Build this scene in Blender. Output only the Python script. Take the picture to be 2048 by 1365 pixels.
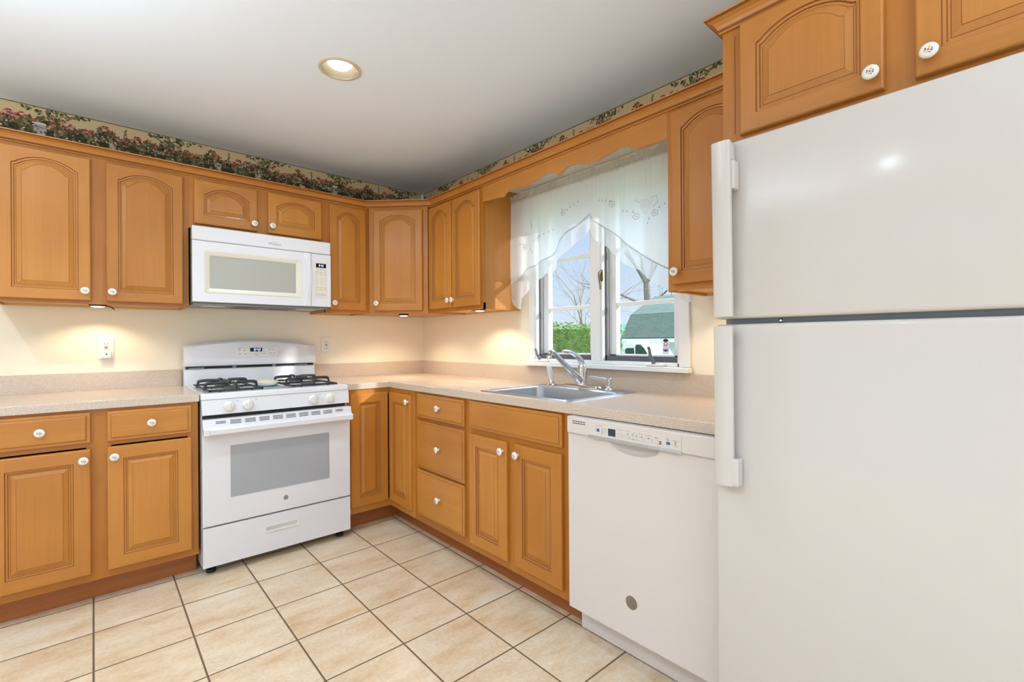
import bpy, bmesh, math, random
from mathutils import Vector, Matrix, Euler
from math import pi, sin, cos, radians, sqrt

S = bpy.context.scene
for _o in list(bpy.data.objects):
    bpy.data.objects.remove(_o)
COL = S.collection
random.seed(7)

# ------------------------------------------------------------------ camera
CAM_LOC = Vector((-2.0602, -3.4449, 1.1700))
YAW, ROLL, FPX = radians(48.4091), radians(-0.3627), 942.998
cd = bpy.data.cameras.new('camera')
cd.sensor_fit = 'HORIZONTAL'; cd.sensor_width = 36.0
cd.lens = FPX * 36.0 / 2048.0
cd.clip_start = 0.05; cd.clip_end = 300
cam = bpy.data.objects.new('camera', cd); COL.objects.link(cam)
_F = Vector((cos(YAW), sin(YAW), 0)); _R = Vector((sin(YAW), -cos(YAW), 0)); _U = Vector((0, 0, 1))
_R2 = _R * cos(ROLL) + _U * sin(ROLL); _U2 = _U * cos(ROLL) - _R * sin(ROLL)
_m = Matrix((_R2, _U2, -_F)).transposed().to_4x4(); _m.translation = CAM_LOC
cam.matrix_world = _m
S.camera = cam

# ------------------------------------------------------------------ world (daylight sky)
W_ = bpy.data.worlds.new('sky'); S.world = W_; W_.use_nodes = True
nt = W_.node_tree; nt.nodes.clear()
_out = nt.nodes.new('ShaderNodeOutputWorld'); _bg = nt.nodes.new('ShaderNodeBackground')
_tc = nt.nodes.new('ShaderNodeTexCoord'); _sep = nt.nodes.new('ShaderNodeSeparateXYZ')
_rp = nt.nodes.new('ShaderNodeValToRGB')
_el = _rp.color_ramp.elements
_el[0].position = 0.0; _el[0].color = (0.80, 0.90, 1.0, 1)
_el[1].position = 0.42; _el[1].color = (0.40, 0.58, 1.0, 1)
_e2 = _el.new(0.62); _e2.color = (0.66, 0.81, 1.0, 1)
_e = _el.new(0.12); _e.color = (0.66, 0.80, 1.0, 1)
nt.links.new(_tc.outputs['Generated'], _sep.inputs[0]); nt.links.new(_sep.outputs['Z'], _rp.inputs[0])
nt.links.new(_rp.outputs[0], _bg.inputs['Color']); nt.links.new(_bg.outputs[0], _out.inputs[0])
_st = nt.nodes.new('ShaderNodeMapRange'); _st.interpolation_type = 'SMOOTHSTEP'
_st.inputs[1].default_value = 0.32; _st.inputs[2].default_value = 0.75; _st.inputs[3].default_value = 0.96
_sx = nt.nodes.new('ShaderNodeMapRange'); _sx.interpolation_type = 'SMOOTHSTEP'       # the sky is brighter on the sun's side
_sx.inputs[1].default_value = -0.4; _sx.inputs[2].default_value = 0.5; _sx.inputs[3].default_value = 3.6; _sx.inputs[4].default_value = 8.5
nt.links.new(_sep.outputs['X'], _sx.inputs[0]); nt.links.new(_sx.outputs[0], _st.inputs[4])
nt.links.new(_sep.outputs['Z'], _st.inputs[0]); nt.links.new(_st.outputs[0], _bg.inputs['Strength'])

# ------------------------------------------------------------------ sun, and fill lights added out of view
def lamp(name, kind, loc, energy, color=(1, 1, 1), direction=None, **kw):
    d = bpy.data.lights.new(name, kind); d.energy = energy; d.color = color
    for k, v in kw.items():
        setattr(d, k, v)
    o = bpy.data.objects.new(name, d); COL.objects.link(o); o.location = loc
    if direction is not None:
        o.rotation_euler = Vector(direction).to_track_quat('-Z', 'Y').to_euler()
    return o
lamp('sun', 'SUN', (8, -8, 6), 3.0, (1.0, 0.98, 0.95), (-0.47, 0.80, -0.32), angle=radians(1.0))
lamp('fill_left', 'AREA', (-4.75, -2.6, 1.25), 2, (0.76, 0.88, 1.0), (1, 0.0, -0.1), shape='RECTANGLE', size=2.4, size_y=1.9)  # added fill light outside the unseen left wall
lamp('fill_front', 'AREA', (-2.2, -6.2, 1.35), 24, (0.78, 0.89, 1.0), (0, 1, 0.08), shape='RECTANGLE', size=3.2, size_y=1.9)  # added fill light outside the unseen front wall
# two upward fill lights added out of view to brighten the ceiling, left of and behind the camera
lamp('fill_up', 'AREA', (-2.85, -1.9, 1.75), 29, (0.70, 0.86, 1.0), (0.05, 0.0, 1), shape='DISK', size=0.34)
lamp('fill_up_rear', 'AREA', (-1.25, -4.15, 1.80), 13, (0.74, 0.88, 1.0), (0, 0.05, 1), shape='DISK', size=0.34)

S.view_settings.view_transform = 'Standard'
S.view_settings.look = 'None'
S.view_settings.gamma = 1.0
S.view_settings.use_curve_mapping = False
S.view_settings.exposure = 0.08
S.render.film_transparent = False

# ------------------------------------------------------------------ materials
MATS = {}
def lin(c):
    return tuple(((x / 255.0) / 12.92 if x / 255.0 <= 0.04045 else (((x / 255.0) + 0.055) / 1.055) ** 2.4) for x in c)
def pbr(name, rgb, rough=0.5, metal=0.0, spec=0.5, coat=0.0, emit=None, emit_s=0.0):
    m = bpy.data.materials.new(name); m.use_nodes = True
    b = m.node_tree.nodes['Principled BSDF']
    b.inputs['Base Color'].default_value = (*lin(rgb), 1)
    b.inputs['Roughness'].default_value = rough
    b.inputs['Metallic'].default_value = metal
    b.inputs['Specular IOR Level'].default_value = spec
    b.inputs['Coat Weight'].default_value = coat
    b.inputs['Coat Roughness'].default_value = 0.1
    if emit:
        b.inputs['Emission Color'].default_value = (*lin(emit), 1)
        b.inputs['Emission Strength'].default_value = emit_s
    MATS[name] = m
    return m
def N(m, t): return m.node_tree.nodes.new(t)
def LK(m, a, b): m.node_tree.links.new(a, b)
def noise(m, vec, scale, detail=3, rough=0.5):
    n = N(m, 'ShaderNodeTexNoise'); n.inputs['Scale'].default_value = scale
    n.inputs['Detail'].default_value = detail; n.inputs['Roughness'].default_value = rough
    LK(m, vec, n.inputs['Vector']); return n
def mapping(m, vec, scale, rot=(0, 0, 0), loc=(0, 0, 0)):
    n = N(m, 'ShaderNodeMapping'); n.inputs['Scale'].default_value = scale; n.inputs['Rotation'].default_value = rot
    n.inputs['Location'].default_value = loc
    LK(m, vec, n.inputs['Vector']); return n.outputs[0]
def ramp(m, fac, stops):
    n = N(m, 'ShaderNodeValToRGB'); e = n.color_ramp.elements
    while len(e) < len(stops): e.new(0.5)
    for el, (p, c) in zip(e, stops):
        el.position = p; el.color = (*lin(c), 1)
    LK(m, fac, n.inputs[0]); return n.outputs[0]
def mix(m, fac, a, b, blend='MIX'):
    n = N(m, 'ShaderNodeMix'); n.data_type = 'RGBA'; n.blend_type = blend
    if isinstance(fac, (int, float)): n.inputs[0].default_value = fac
    else: LK(m, fac, n.inputs[0])
    for v, i in ((a, 6), (b, 7)):
        if isinstance(v, tuple): n.inputs[i].default_value = (*v, 1)
        else: LK(m, v, n.inputs[i])
    return n.outputs[2]
def objc(m):
    return N(m, 'ShaderNodeTexCoord').outputs['Object']

def wood(name, c0, c1, c2, axis='v', rough=0.36):
    """maple: long soft grain along local v (axis 1) or u (axis 0) or z (axis 2)"""
    m = pbr(name, c1, rough, spec=0.45, coat=0.12)
    b = m.node_tree.nodes['Principled BSDF']
    oi = N(m, 'ShaderNodeObjectInfo')
    add = N(m, 'ShaderNodeVectorMath'); add.operation = 'ADD'
    sc = N(m, 'ShaderNodeVectorMath'); sc.operation = 'SCALE'; sc.inputs[3].default_value = 9.0
    comb = N(m, 'ShaderNodeCombineXYZ')
    for i in range(3): LK(m, oi.outputs['Random'], comb.inputs[i])
    LK(m, comb.outputs[0], sc.inputs[0]); LK(m, objc(m), add.inputs[0]); LK(m, sc.outputs[0], add.inputs[1])
    s = {'v': (16, 1.1, 16), 'u': (1.1, 16, 16), 'z': (16, 16, 1.1), 'y': (16, 1.1, 16)}[axis]
    n1 = noise(m, mapping(m, add.outputs[0], s), 1.0, 4, 0.6)
    s2 = tuple(x * (9 if x > 2 else 3) for x in s)
    n2 = noise(m, mapping(m, add.outputs[0], s2), 1.0, 2, 0.5)
    n3 = noise(m, add.outputs[0], 3.0, 2, 0.5)
    col = ramp(m, n1.outputs['Fac'], [(0.25, c0), (0.5, c1), (0.78, c2)])
    g = ramp(m, n2.outputs['Fac'], [(0.3, (236, 228, 218)), (0.7, (255, 255, 255))])
    col = mix(m, 0.34, col, g, 'MULTIPLY')
    g3 = ramp(m, n3.outputs['Fac'], [(0.3, (232, 220, 208)), (0.7, (255, 255, 255))])
    col = mix(m, 0.5, col, g3, 'MULTIPLY')
    col = mix(m, 1.0, col, ramp(m, oi.outputs['Random'], [(0.0, (238, 232, 226)), (1.0, (255, 255, 255))]), 'MULTIPLY')
    LK(m, col, b.inputs['Base Color'])
    bump = N(m, 'ShaderNodeBump'); bump.inputs['Strength'].default_value = 0.04; bump.inputs['Distance'].default_value = 0.002
    LK(m, n2.outputs['Fac'], bump.inputs['Height']); LK(m, bump.outputs[0], b.inputs['Normal'])
    return m
WC = ((201, 132, 54), (206, 138, 58), (212, 145, 64))
wood('wood', *WC, axis='v'); wood('wood_rail', *WC, axis='u')
wood('wood_z', *WC, axis='z')
WF = ((182, 114, 38), (194, 125, 42), (204, 136, 52))
wood('wood_frame', *WF, axis='v'); wood('wood_frame_rail', *WF, axis='u')
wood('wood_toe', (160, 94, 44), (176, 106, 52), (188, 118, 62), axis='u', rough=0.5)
pbr('groove_shade', (138, 82, 34), 0.5)  # dark tone that puts crevice shade into door, drawer and crown grooves
pbr('cab_inside', (214, 170, 108), 0.5)

m = pbr('laminate', (214, 196, 180), 0.25, spec=0.5)
b = m.node_tree.nodes['Principled BSDF']; oc = objc(m)
n1 = noise(m, oc, 420, 2, 0.6); n2 = noise(m, oc, 900, 1, 0.5)
c = ramp(m, n1.outputs['Fac'], [(0.35, (192, 171, 152)), (0.5, (213, 195, 177)), (0.68, (228, 211, 195))])
c2 = ramp(m, n2.outputs['Fac'], [(0.33, (214, 198, 182)), (0.5, (255, 255, 255))])
LK(m, mix(m, 0.6, c, c2, 'MULTIPLY'), b.inputs['Base Color'])

m = pbr('wall_paint', (246, 236, 216), 0.7, spec=0.25)
b = m.node_tree.nodes['Principled BSDF']; n1 = noise(m, objc(m), 160, 4, 0.6)
bp = N(m, 'ShaderNodeBump'); bp.inputs['Strength'].default_value = 0.10; bp.inputs['Distance'].default_value = 0.002
LK(m, n1.outputs['Fac'], bp.inputs['Height']); LK(m, bp.outputs[0], b.inputs['Normal'])
pbr('ceiling_paint', (232, 236, 243), 0.9, spec=0.1)
pbr('white_paint', (240, 240, 240), 0.35)

# floor tile: square beige tiles, mottled, dark grout
m = pbr('floor_tile', (222, 196, 160), 0.32, spec=0.5)
b = m.node_tree.nodes['Principled BSDF']
geo = N(m, 'ShaderNodeNewGeometry').outputs['Position']
PX, PY, X0, Y0 = 0.2995, 0.3012, -0.568, -0.592
mp = mapping(m, geo, (1 / PX, 1 / PY, 1), loc=(-X0 / PX, -Y0 / PY, 0))
sep = N(m, 'ShaderNodeSeparateXYZ'); LK(m, mp, sep.inputs[0])
def math1(m, op, a, b_=None):
    n = N(m, 'ShaderNodeMath'); n.operation = op
    for i, v in enumerate((a, b_)):
        if v is None: continue
        if isinstance(v, (int, float)): n.inputs[i].default_value = v
        else: LK(m, v, n.inputs[i])
    return n.outputs[0]
def edge(m, s):
    f = math1(m, 'FRACT', s); return math1(m, 'ABSOLUTE', math1(m, 'SUBTRACT', f, 0.5))
ex, ey = edge(m, sep.outputs[0]), edge(m, sep.outputs[1])
mx = math1(m, 'MAXIMUM', ex, ey)
gr = N(m, 'ShaderNodeMapRange'); gr.inputs[1].default_value = 0.4880; gr.inputs[2].default_value = 0.4908
LK(m, mx, gr.inputs[0])
fl = N(m, 'ShaderNodeVectorMath'); fl.operation = 'FLOOR'; LK(m, mp, fl.inputs[0])
wn = N(m, 'ShaderNodeTexWhiteNoise'); wn.noise_dimensions = '3D'; LK(m, fl.outputs[0], wn.inputs['Vector'])
off = N(m, 'ShaderNodeVectorMath'); off.operation = 'SCALE'; off.inputs[3].default_value = 30; LK(m, wn.outputs['Color'], off.inputs[0])
ad = N(m, 'ShaderNodeVectorMath'); ad.operation = 'ADD'; LK(m, geo, ad.inputs[0]); LK(m, off.outputs[0], ad.inputs[1])
n1 = noise(m, mapping(m, ad.outputs[0], (3.2, 7.5, 1)), 1.4, 5, 0.62)
c = ramp(m, n1.outputs['Fac'], [(0.28, (208, 172, 132)), (0.42, (224, 198, 164)), (0.58, (232, 212, 184)), (0.74, (238, 224, 202))])
n2 = noise(m, ad.outputs[0], 75, 3, 0.6)
c = mix(m, 0.35, c, ramp(m, n2.outputs['Fac'], [(0.35, (226, 212, 194)), (0.6, (255, 255, 255))]), 'MULTIPLY')
LK(m, mix(m, gr.outputs[0], c, lin((112, 90, 68))), b.inputs['Base Color'])
rr = N(m, 'ShaderNodeMapRange'); LK(m, gr.outputs[0], rr.inputs[0]); rr.inputs[3].default_value = 0.34; rr.inputs[4].default_value = 0.85
LK(m, rr.outputs[0], b.inputs['Roughness'])
bp = N(m, 'ShaderNodeBump'); bp.inputs['Strength'].default_value = 0.5; bp.inputs['Distance'].default_value = 0.002; bp.invert = True
g2 = N(m, 'ShaderNodeMapRange'); g2.inputs[1].default_value = 0.478; g2.inputs[2].default_value = 0.492; LK(m, mx, g2.inputs[0])
LK(m, g2.outputs[0], bp.inputs['Height']); LK(m, bp.outputs[0], b.inputs['Normal'])

pbr('enamel', (230, 228, 231), 0.16, spec=0.5)
pbr('enamel_satin', (221, 212, 207), 0.28, spec=0.5)
m = pbr('fridge_white', (213, 206, 201), 0.15, spec=0.5)
b = m.node_tree.nodes['Principled BSDF']; n1 = noise(m, objc(m), 260, 2, 0.5)
bp = N(m, 'ShaderNodeBump'); bp.inputs['Strength'].default_value = 0.02; bp.inputs['Distance'].default_value = 0.001
LK(m, n1.outputs['Fac'], bp.inputs['Height']); LK(m, bp.outputs[0], b.inputs['Normal'])
pbr('plastic_white', (238, 236, 230), 0.3)
pbr('plastic_beige', (226, 219, 203), 0.35)
pbr('ceramic', (244, 240, 232), 0.12, coat=0.4)
pbr('dark', (22, 22, 24), 0.5)
pbr('slot', (34, 38, 48), 0.6)
pbr('chassis_grey', (118, 120, 120), 0.45)
pbr('crank_grey', (108, 112, 122), 0.4, metal=0.3)
pbr('steel_grey', (150, 154, 158), 0.4, metal=0.4)
pbr('cast_iron', (46, 46, 48), 0.45)
pbr('burner', (120, 120, 122), 0.4, metal=0.6)
pbr('oven_glass', (168, 170, 174), 0.10, spec=0.6)
pbr('mw_glass', (178, 177, 168), 0.16, spec=0.5)
pbr('lcd', (10, 12, 18), 0.15)
pbr('digits', (200, 225, 255), 0.4, emit=(170, 210, 255), emit_s=1.1)
pbr('ink', (120, 118, 116), 0.6)
pbr('ink_dark', (52, 54, 60), 0.6)
pbr('ink_light', (176, 172, 166), 0.6)
pbr('blue_key', (44, 112, 146), 0.4)
pbr('badge', (140, 132, 120), 0.35, metal=0.5)
pbr('silver_strip', (196, 204, 212), 0.2, metal=0.7)
pbr('chrome', (224, 226, 230), 0.09, metal=1.0)
m = pbr('stainless', (196, 200, 206), 0.30, metal=0.9)
pbr('acrylic_white', (240, 240, 236), 0.25)
pbr('bronze', (126, 112, 92), 0.4, metal=0.6)
pbr('screen_frame', (92, 94, 100), 0.5)
pbr('red', (176, 44, 34), 0.4)
pbr('dec_pink', (214, 120, 130), 0.4); pbr('dec_yellow', (222, 190, 90), 0.4); pbr('dec_blue', (70, 80, 150), 0.4); pbr('dec_green', (110, 140, 90), 0.4)
pbr('brass_trim', (212, 200, 174), 0.35, metal=0.2)
pbr('reflector_grey', (138, 128, 108), 0.5)
pbr('bulb', (255, 252, 240), 0.5, emit=(255, 248, 232), emit_s=4.0)
pbr('puck_lens', (255, 250, 235), 0.4, emit=(255, 236, 200), emit_s=3.0)
pbr('dish_yellow', (240, 234, 196), 0.25); pbr('dish_teal', (140, 200, 196), 0.25)

def thin_glass(name, tint=(1, 1, 1), refl=0.06):
    m = bpy.data.materials.new(name); m.use_nodes = True; nt = m.node_tree; nt.nodes.clear()
    o = N(m, 'ShaderNodeOutputMaterial'); t = N(m, 'ShaderNodeBsdfTransparent'); g = N(m, 'ShaderNodeBsdfGlossy')
    t.inputs[0].default_value = (*tint, 1); g.inputs['Roughness'].default_value = 0.02
    lw = N(m, 'ShaderNodeLayerWeight'); lw.inputs[0].default_value = 0.5
    pw = N(m, 'ShaderNodeMath'); pw.operation = 'POWER'; pw.inputs[1].default_value = 5.0; LK(m, lw.outputs['Facing'], pw.inputs[0])
    fr = N(m, 'ShaderNodeMath'); fr.operation = 'MULTIPLY_ADD'; fr.inputs[1].default_value = 0.5; fr.inputs[2].default_value = 0.02; LK(m, pw.outputs[0], fr.inputs[0])
    mx = N(m, 'ShaderNodeMixShader')
    LK(m, fr.outputs[0], mx.inputs[0]); LK(m, t.outputs[0], mx.inputs[1]); LK(m, g.outputs[0], mx.inputs[2]); LK(m, mx.outputs[0], o.inputs[0])
    MATS[name] = m
thin_glass('glass', (0.97, 0.98, 0.98))
def cloth(name, rgb, clear):
    m = bpy.data.materials.new(name); m.use_nodes = True; nt = m.node_tree; nt.nodes.clear()
    o = N(m, 'ShaderNodeOutputMaterial'); t = N(m, 'ShaderNodeBsdfTransparent')
    d = N(m, 'ShaderNodeBsdfDiffuse'); tl = N(m, 'ShaderNodeBsdfTranslucent'); a = N(m, 'ShaderNodeMixShader'); c = N(m, 'ShaderNodeMixShader')
    w = N(m, 'ShaderNodeTexWave'); w.bands_direction = 'Z'; w.inputs['Scale'].default_value = 60; w.inputs['Distortion'].default_value = 1.5
    LK(m, objc(m), w.inputs['Vector'])
    cc = mix(m, w.outputs['Fac'], lin(rgb), lin(tuple(x - 8 for x in rgb)))
    LK(m, cc, d.inputs[0]); LK(m, cc, tl.inputs[0]); a.inputs[0].default_value = 0.62
    LK(m, d.outputs[0], a.inputs[1]); LK(m, tl.outputs[0], a.inputs[2])
    c.inputs[0].default_value = clear; LK(m, a.outputs[0], c.inputs[1]); LK(m, t.outputs[0], c.inputs[2]); LK(m, c.outputs[0], o.inputs[0])
    MATS[name] = m
cloth('sheer', (253, 254, 255), 0.09); cloth('sheer_thin', (252, 253, 254), 0.40); cloth('hem', (206, 208, 213), 0.02)
cloth('ruffle_cloth', (236, 232, 224), 0.08); pbr('thread', (84, 86, 94), 0.8); cloth('applique', (250, 251, 252), 0.25)

# ------------------------------------------------------------------ object helpers
WM = {}
def link(o, parent=None, world=None):
    COL.objects.link(o)
    world = Matrix() if world is None else world
    if parent is not None:
        o.parent = parent
        o.matrix_basis = WM[parent.name].inverted() @ world
    else:
        o.matrix_basis = world
    WM[o.name] = world.copy()
    return o
def tag(o, label=None, cat=None, group=None, kind=None):
    if label: o['label'] = label
    if cat: o['category'] = cat
    if group: o['group'] = group
    if kind: o['kind'] = kind
    return o
def thing(name, loc, label=None, cat=None, group=None, kind=None):
    o = bpy.data.objects.new(name, None); o.empty_display_size = 0.05
    link(o, None, Matrix.Translation(loc))
    return tag(o, label, cat, group, kind)
def mesh(name, bm, mats, parent=None, world=None, smooth=False, label=None):
    me = bpy.data.meshes.new(name)
    bm.normal_update(); bm.to_mesh(me); bm.free()
    for k in (mats if isinstance(mats, (list, tuple)) else [mats]):
        me.materials.append(MATS[k])
    if smooth:
        for p in me.polygons: p.use_smooth = True
        try: me.set_sharp_from_angle(angle=radians(38))
        except Exception: pass
    o = bpy.data.objects.new(name, me)
    link(o, parent, world)
    if label: o['label'] = label
    return o
def box(bm, x0, x1, y0, y1, z0, z1, mi=0, bev=0.0, seg=2):
    x0, x1 = min(x0, x1), max(x0, x1); y0, y1 = min(y0, y1), max(y0, y1); z0, z1 = min(z0, z1), max(z0, z1)
    vs = [bm.verts.new((x, y, z)) for x in (x0, x1) for y in (y0, y1) for z in (z0, z1)]
    fs = [(0, 1, 3, 2), (4, 6, 7, 5), (0, 4, 5, 1), (2, 3, 7, 6), (0, 2, 6, 4), (1, 5, 7, 3)]
    out = []
    for f in fs:
        fc = bm.faces.new([vs[i] for i in f]); fc.material_index = mi; out.append(fc)
    if bev > 0:
        es = list({e for f in out for e in f.edges})
        r = bmesh.ops.bevel(bm, geom=es, offset=bev, segments=seg, profile=0.5, affect='EDGES')
        for f in r['faces']: f.material_index = mi
    return out
def newbox(*a, **k):
    bm = bmesh.new(); box(bm, *a, **k); return bm
def lathe(bm, prof, seg=24, M=Matrix(), mi=0, cap=True):
    """prof: (r, h) revolved about local z"""
    rings = []
    for r, h in prof:
        rings.append([bm.verts.new(M @ Vector((r * cos(2 * pi * i / seg), r * sin(2 * pi * i / seg), h))) for i in range(seg)])
    for a, b_ in zip(rings, rings[1:]):
        for i in range(seg):
            f = bm.faces.new((a[i], a[(i + 1) % seg], b_[(i + 1) % seg], b_[i])); f.material_index = mi
    if cap:
        f = bm.faces.new(list(reversed(rings[0]))); f.material_index = mi
        f = bm.faces.new(rings[-1]); f.material_index = mi
def tube(bm, pts, rad, seg=10, mi=0, cap=True):
    """tube through pts, rad a number or list"""
    pts = [Vector(p) for p in pts]; n = len(pts)
    rad = [rad] * n if isinstance(rad, (int, float)) else rad
    up = Vector((0, 0, 1)); rings = []
    for i, p in enumerate(pts):
        t = (pts[min(i + 1, n - 1)] - pts[max(i - 1, 0)]).normalized()
        a = t.cross(up)
        if a.length < 0.05: a = t.cross(Vector((1, 0, 0)))
        a.normalize(); b_ = a.cross(t).normalized()
        rings.append([bm.verts.new(p + (a * cos(2 * pi * k / seg) + b_ * sin(2 * pi * k / seg)) * rad[i]) for k in range(seg)])
    for r0, r1 in zip(rings, rings[1:]):
        for k in range(seg):
            f = bm.faces.new((r0[k], r0[(k + 1) % seg], r1[(k + 1) % seg], r1[k])); f.material_index = mi
    if cap:
        bm.faces.new(list(reversed(rings[0]))).material_index = mi
        bm.faces.new(rings[-1]).material_index = mi
def bez(ps, n=12):
    """Catmull-Rom through ps"""
    ps = [Vector(p) for p in ps]; q = [ps[0] * 2 - ps[1]] + ps + [ps[-1] * 2 - ps[-2]]; out = []
    for i in range(1, len(q) - 2):
        for k in range(n):
            t = k / n; p0, p1, p2, p3 = q[i - 1], q[i], q[i + 1], q[i + 2]
            out.append(0.5 * ((2 * p1) + (p2 - p0) * t + (2 * p0 - 5 * p1 + 4 * p2 - p3) * t * t + (3 * p1 - p0 - 3 * p2 + p3) * t ** 3))
    out.append(ps[-1]); return out
def extrude_poly(bm, pts, d, mi=0):
    """planar polygon pts (3D) extruded by vector d"""
    a = [bm.verts.new(p) for p in pts]; c = [bm.verts.new(Vector(p) + Vector(d)) for p in pts]; n = len(a)
    bm.faces.new(a).material_index = mi; bm.faces.new(list(reversed(c))).material_index = mi
    for i in range(n):
        bm.faces.new((a[(i + 1) % n], a[i], c[i], c[(i + 1) % n])).material_index = mi
    bmesh.ops.recalc_face_normals(bm, faces=bm.faces[:])
def cellsolid(xs, ys, keep, z0, z1):
    """plate made of grid cells (holes where keep is false), closed solid"""
    bm = bmesh.new(); V = {}
    def v(i, j, k):
        if (i, j, k) not in V: V[(i, j, k)] = bm.verts.new((xs[i], ys[j], (z0, z1)[k]))
        return V[(i, j, k)]
    nx, ny = len(xs) - 1, len(ys) - 1
    K = lambda i, j: 0 <= i < nx and 0 <= j < ny and keep(0.5 * (xs[i] + xs[i + 1]), 0.5 * (ys[j] + ys[j + 1]))
    for i in range(nx):
        for j in range(ny):
            if not K(i, j): continue
            bm.faces.new((v(i, j, 1), v(i + 1, j, 1), v(i + 1, j + 1, 1), v(i, j + 1, 1)))
            bm.faces.new((v(i, j, 0), v(i, j + 1, 0), v(i + 1, j + 1, 0), v(i + 1, j, 0)))
            if not K(i - 1, j): bm.faces.new((v(i, j, 0), v(i, j, 1), v(i, j + 1, 1), v(i, j + 1, 0)))
            if not K(i + 1, j): bm.faces.new((v(i + 1, j, 0), v(i + 1, j + 1, 0), v(i + 1, j + 1, 1), v(i + 1, j, 1)))
            if not K(i, j - 1): bm.faces.new((v(i, j, 0), v(i + 1, j, 0), v(i + 1, j, 1), v(i, j, 1)))
            if not K(i, j + 1): bm.faces.new((v(i, j + 1, 0), v(i, j + 1, 1), v(i + 1, j + 1, 1), v(i + 1, j + 1, 0)))
    return bm
def frameM(origin, n):
    """local (u, v, n): v = up, u = to the right when looking at the face"""
    n = Vector(n).normalized(); u = Vector((0, 0, 1)).cross(n).normalized()
    M_ = Matrix((u, Vector((0, 0, 1)), n)).transposed().to_4x4(); M_.translation = Vector(origin)
    return M_
LEFTN, RIGHTN, DIAGN = (0, -1, 0), (-1, 0, 0), (-1, -1, 0)
def text(name, s, size, parent, M_, mat, ext=0.0003, align='CENTER'):
    c = bpy.data.curves.new(name, 'FONT'); c.body = s; c.size = size; c.extrude = ext
    c.align_x = align; c.align_y = 'CENTER'; c.materials.append(MATS[mat])
    return font_mesh(name, c, parent, M_)
def font_mesh(name, c, parent, M_):
    t = bpy.data.objects.new('tmp', c); COL.objects.link(t)
    me = bpy.data.meshes.new_from_object(t.evaluated_get(bpy.context.evaluated_depsgraph_get()))
    bpy.data.objects.remove(t); me.name = name
    o = bpy.data.objects.new(name, me); link(o, parent, M_); return o

# ------------------------------------------------------------------ door, drawer and knob shapes (local u, v, n)
def arch_loop(w, h, a, b_, top, rise, sh, d, na=18, arch=True):
    """outline of a door opening inset by d, anticlockwise from lower left"""
    l, r, bt = a + d, w - a - d, b_ + d
    if not arch:
        t = h - top - d
        return [(l, bt), (r, bt), (r, t), (l, t)]
    zs = h - top - rise - d; zt = h - top - d
    pts = [(l, bt), (r, bt), (r, zs)]
    c = 0.5 * w; hw = (r - l) * 0.5 - sh
    for i in range(na + 1):
        s = 1 - 2 * i / na
        y = sqrt(max(0.0, 1.0 - (0.76 * s) ** 2)); y0 = sqrt(1 - 0.76 ** 2)
        pts.append((c + s * hw, zs + (zt - zs) * (0.10 + 0.90 * (y - y0) / (1 - y0))))
    pts.append((l, zs))
    return pts
def door_bm(w, h, arch=False, t=0.019, a=0.056, b_=0.056, top=0.040, rise=0.045):
    bm = bmesh.new(); e = 0.005
    if not arch: top = 0.056
    sh = 0.011
    # outer edge
    def ring(o, n): return [bm.verts.new(p) for p in ((o, o, n), (w - o, o, n), (w - o, h - o, n), (o, h - o, n))]
    R = [ring(0, 0), ring(0, t - 0.006), ring(0.0015, t - 0.002), ring(e, t)]
    bm.faces.new(list(reversed(R[0])))
    for r0, r1 in zip(R, R[1:]):
        for i in range(4): bm.faces.new((r0[i], r0[(i + 1) % 4], r1[(i + 1) % 4], r1[i]))
    # front frame
    L0 = arch_loop(w, h, a, b_, top, rise, sh, 0, arch=arch)
    P = [bm.verts.new((x, y, t)) for x, y in L0]
    def q(*p): return bm.faces.new([x if hasattr(x, 'co') else bm.verts.new((*x, t)) for x in p])
    q((e, e), (a, e), (a, h - e), (e, h - e)); q((w - a, e), (w - e, e), (w - e, h - e), (w - a, h - e))
    f = q((a, e), (w - a, e), (w - a, b_), (a, b_)); f.material_index = 1
    tp = [(w - a, h - e), (a, h - e)] + [L0[-1]] + [p for p in reversed(L0[2:-1])]
    f = q(*tp); f.material_index = 1
    # opening moulding, groove, raised field
    prev = P
    for d, n, mi in ((0.0025, t - 0.0045, 2), (0.0085, t - 0.0050, 0), (0.0105, t - 0.0090, 2), (0.0150, t - 0.0095, 0), (0.0165, t - 0.0085, 2),
                  (0.0330, t - 0.0025, 0), (0.0342, t - 0.0014, 2)):
        cur = [bm.verts.new((x, y, n)) for x, y in arch_loop(w, h, a, b_, top, rise, sh, d, arch=arch)]
        k = len(cur)
        for i in range(k):
            bm.faces.new((prev[i], prev[(i + 1) % k], cur[(i + 1) % k], cur[i])).material_index = mi
        prev = cur
    bm.faces.new(prev)
    return bm
def drawer_bm(w, h, t=0.019):
    bm = bmesh.new()
    def ring(o, n): return [bm.verts.new(p) for p in ((o, o, n), (w - o, o, n), (w - o, h - o, n), (o, h - o, n))]
    R = [ring(0, 0), ring(0, t - 0.008), ring(0.002, t - 0.005), ring(0.013, t - 0.0045), ring(0.0145, t - 0.002), ring(0.0185, t)]
    bm.faces.new(list(reversed(R[0])))
    for k, (r0, r1) in enumerate(zip(R, R[1:])):
        for i in range(4): bm.faces.new((r0[i], r0[(i + 1) % 4], r1[(i + 1) % 4], r1[i])).material_index = 1 if k == 3 else 0
    bm.faces.new(R[-1])
    return bm
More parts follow.
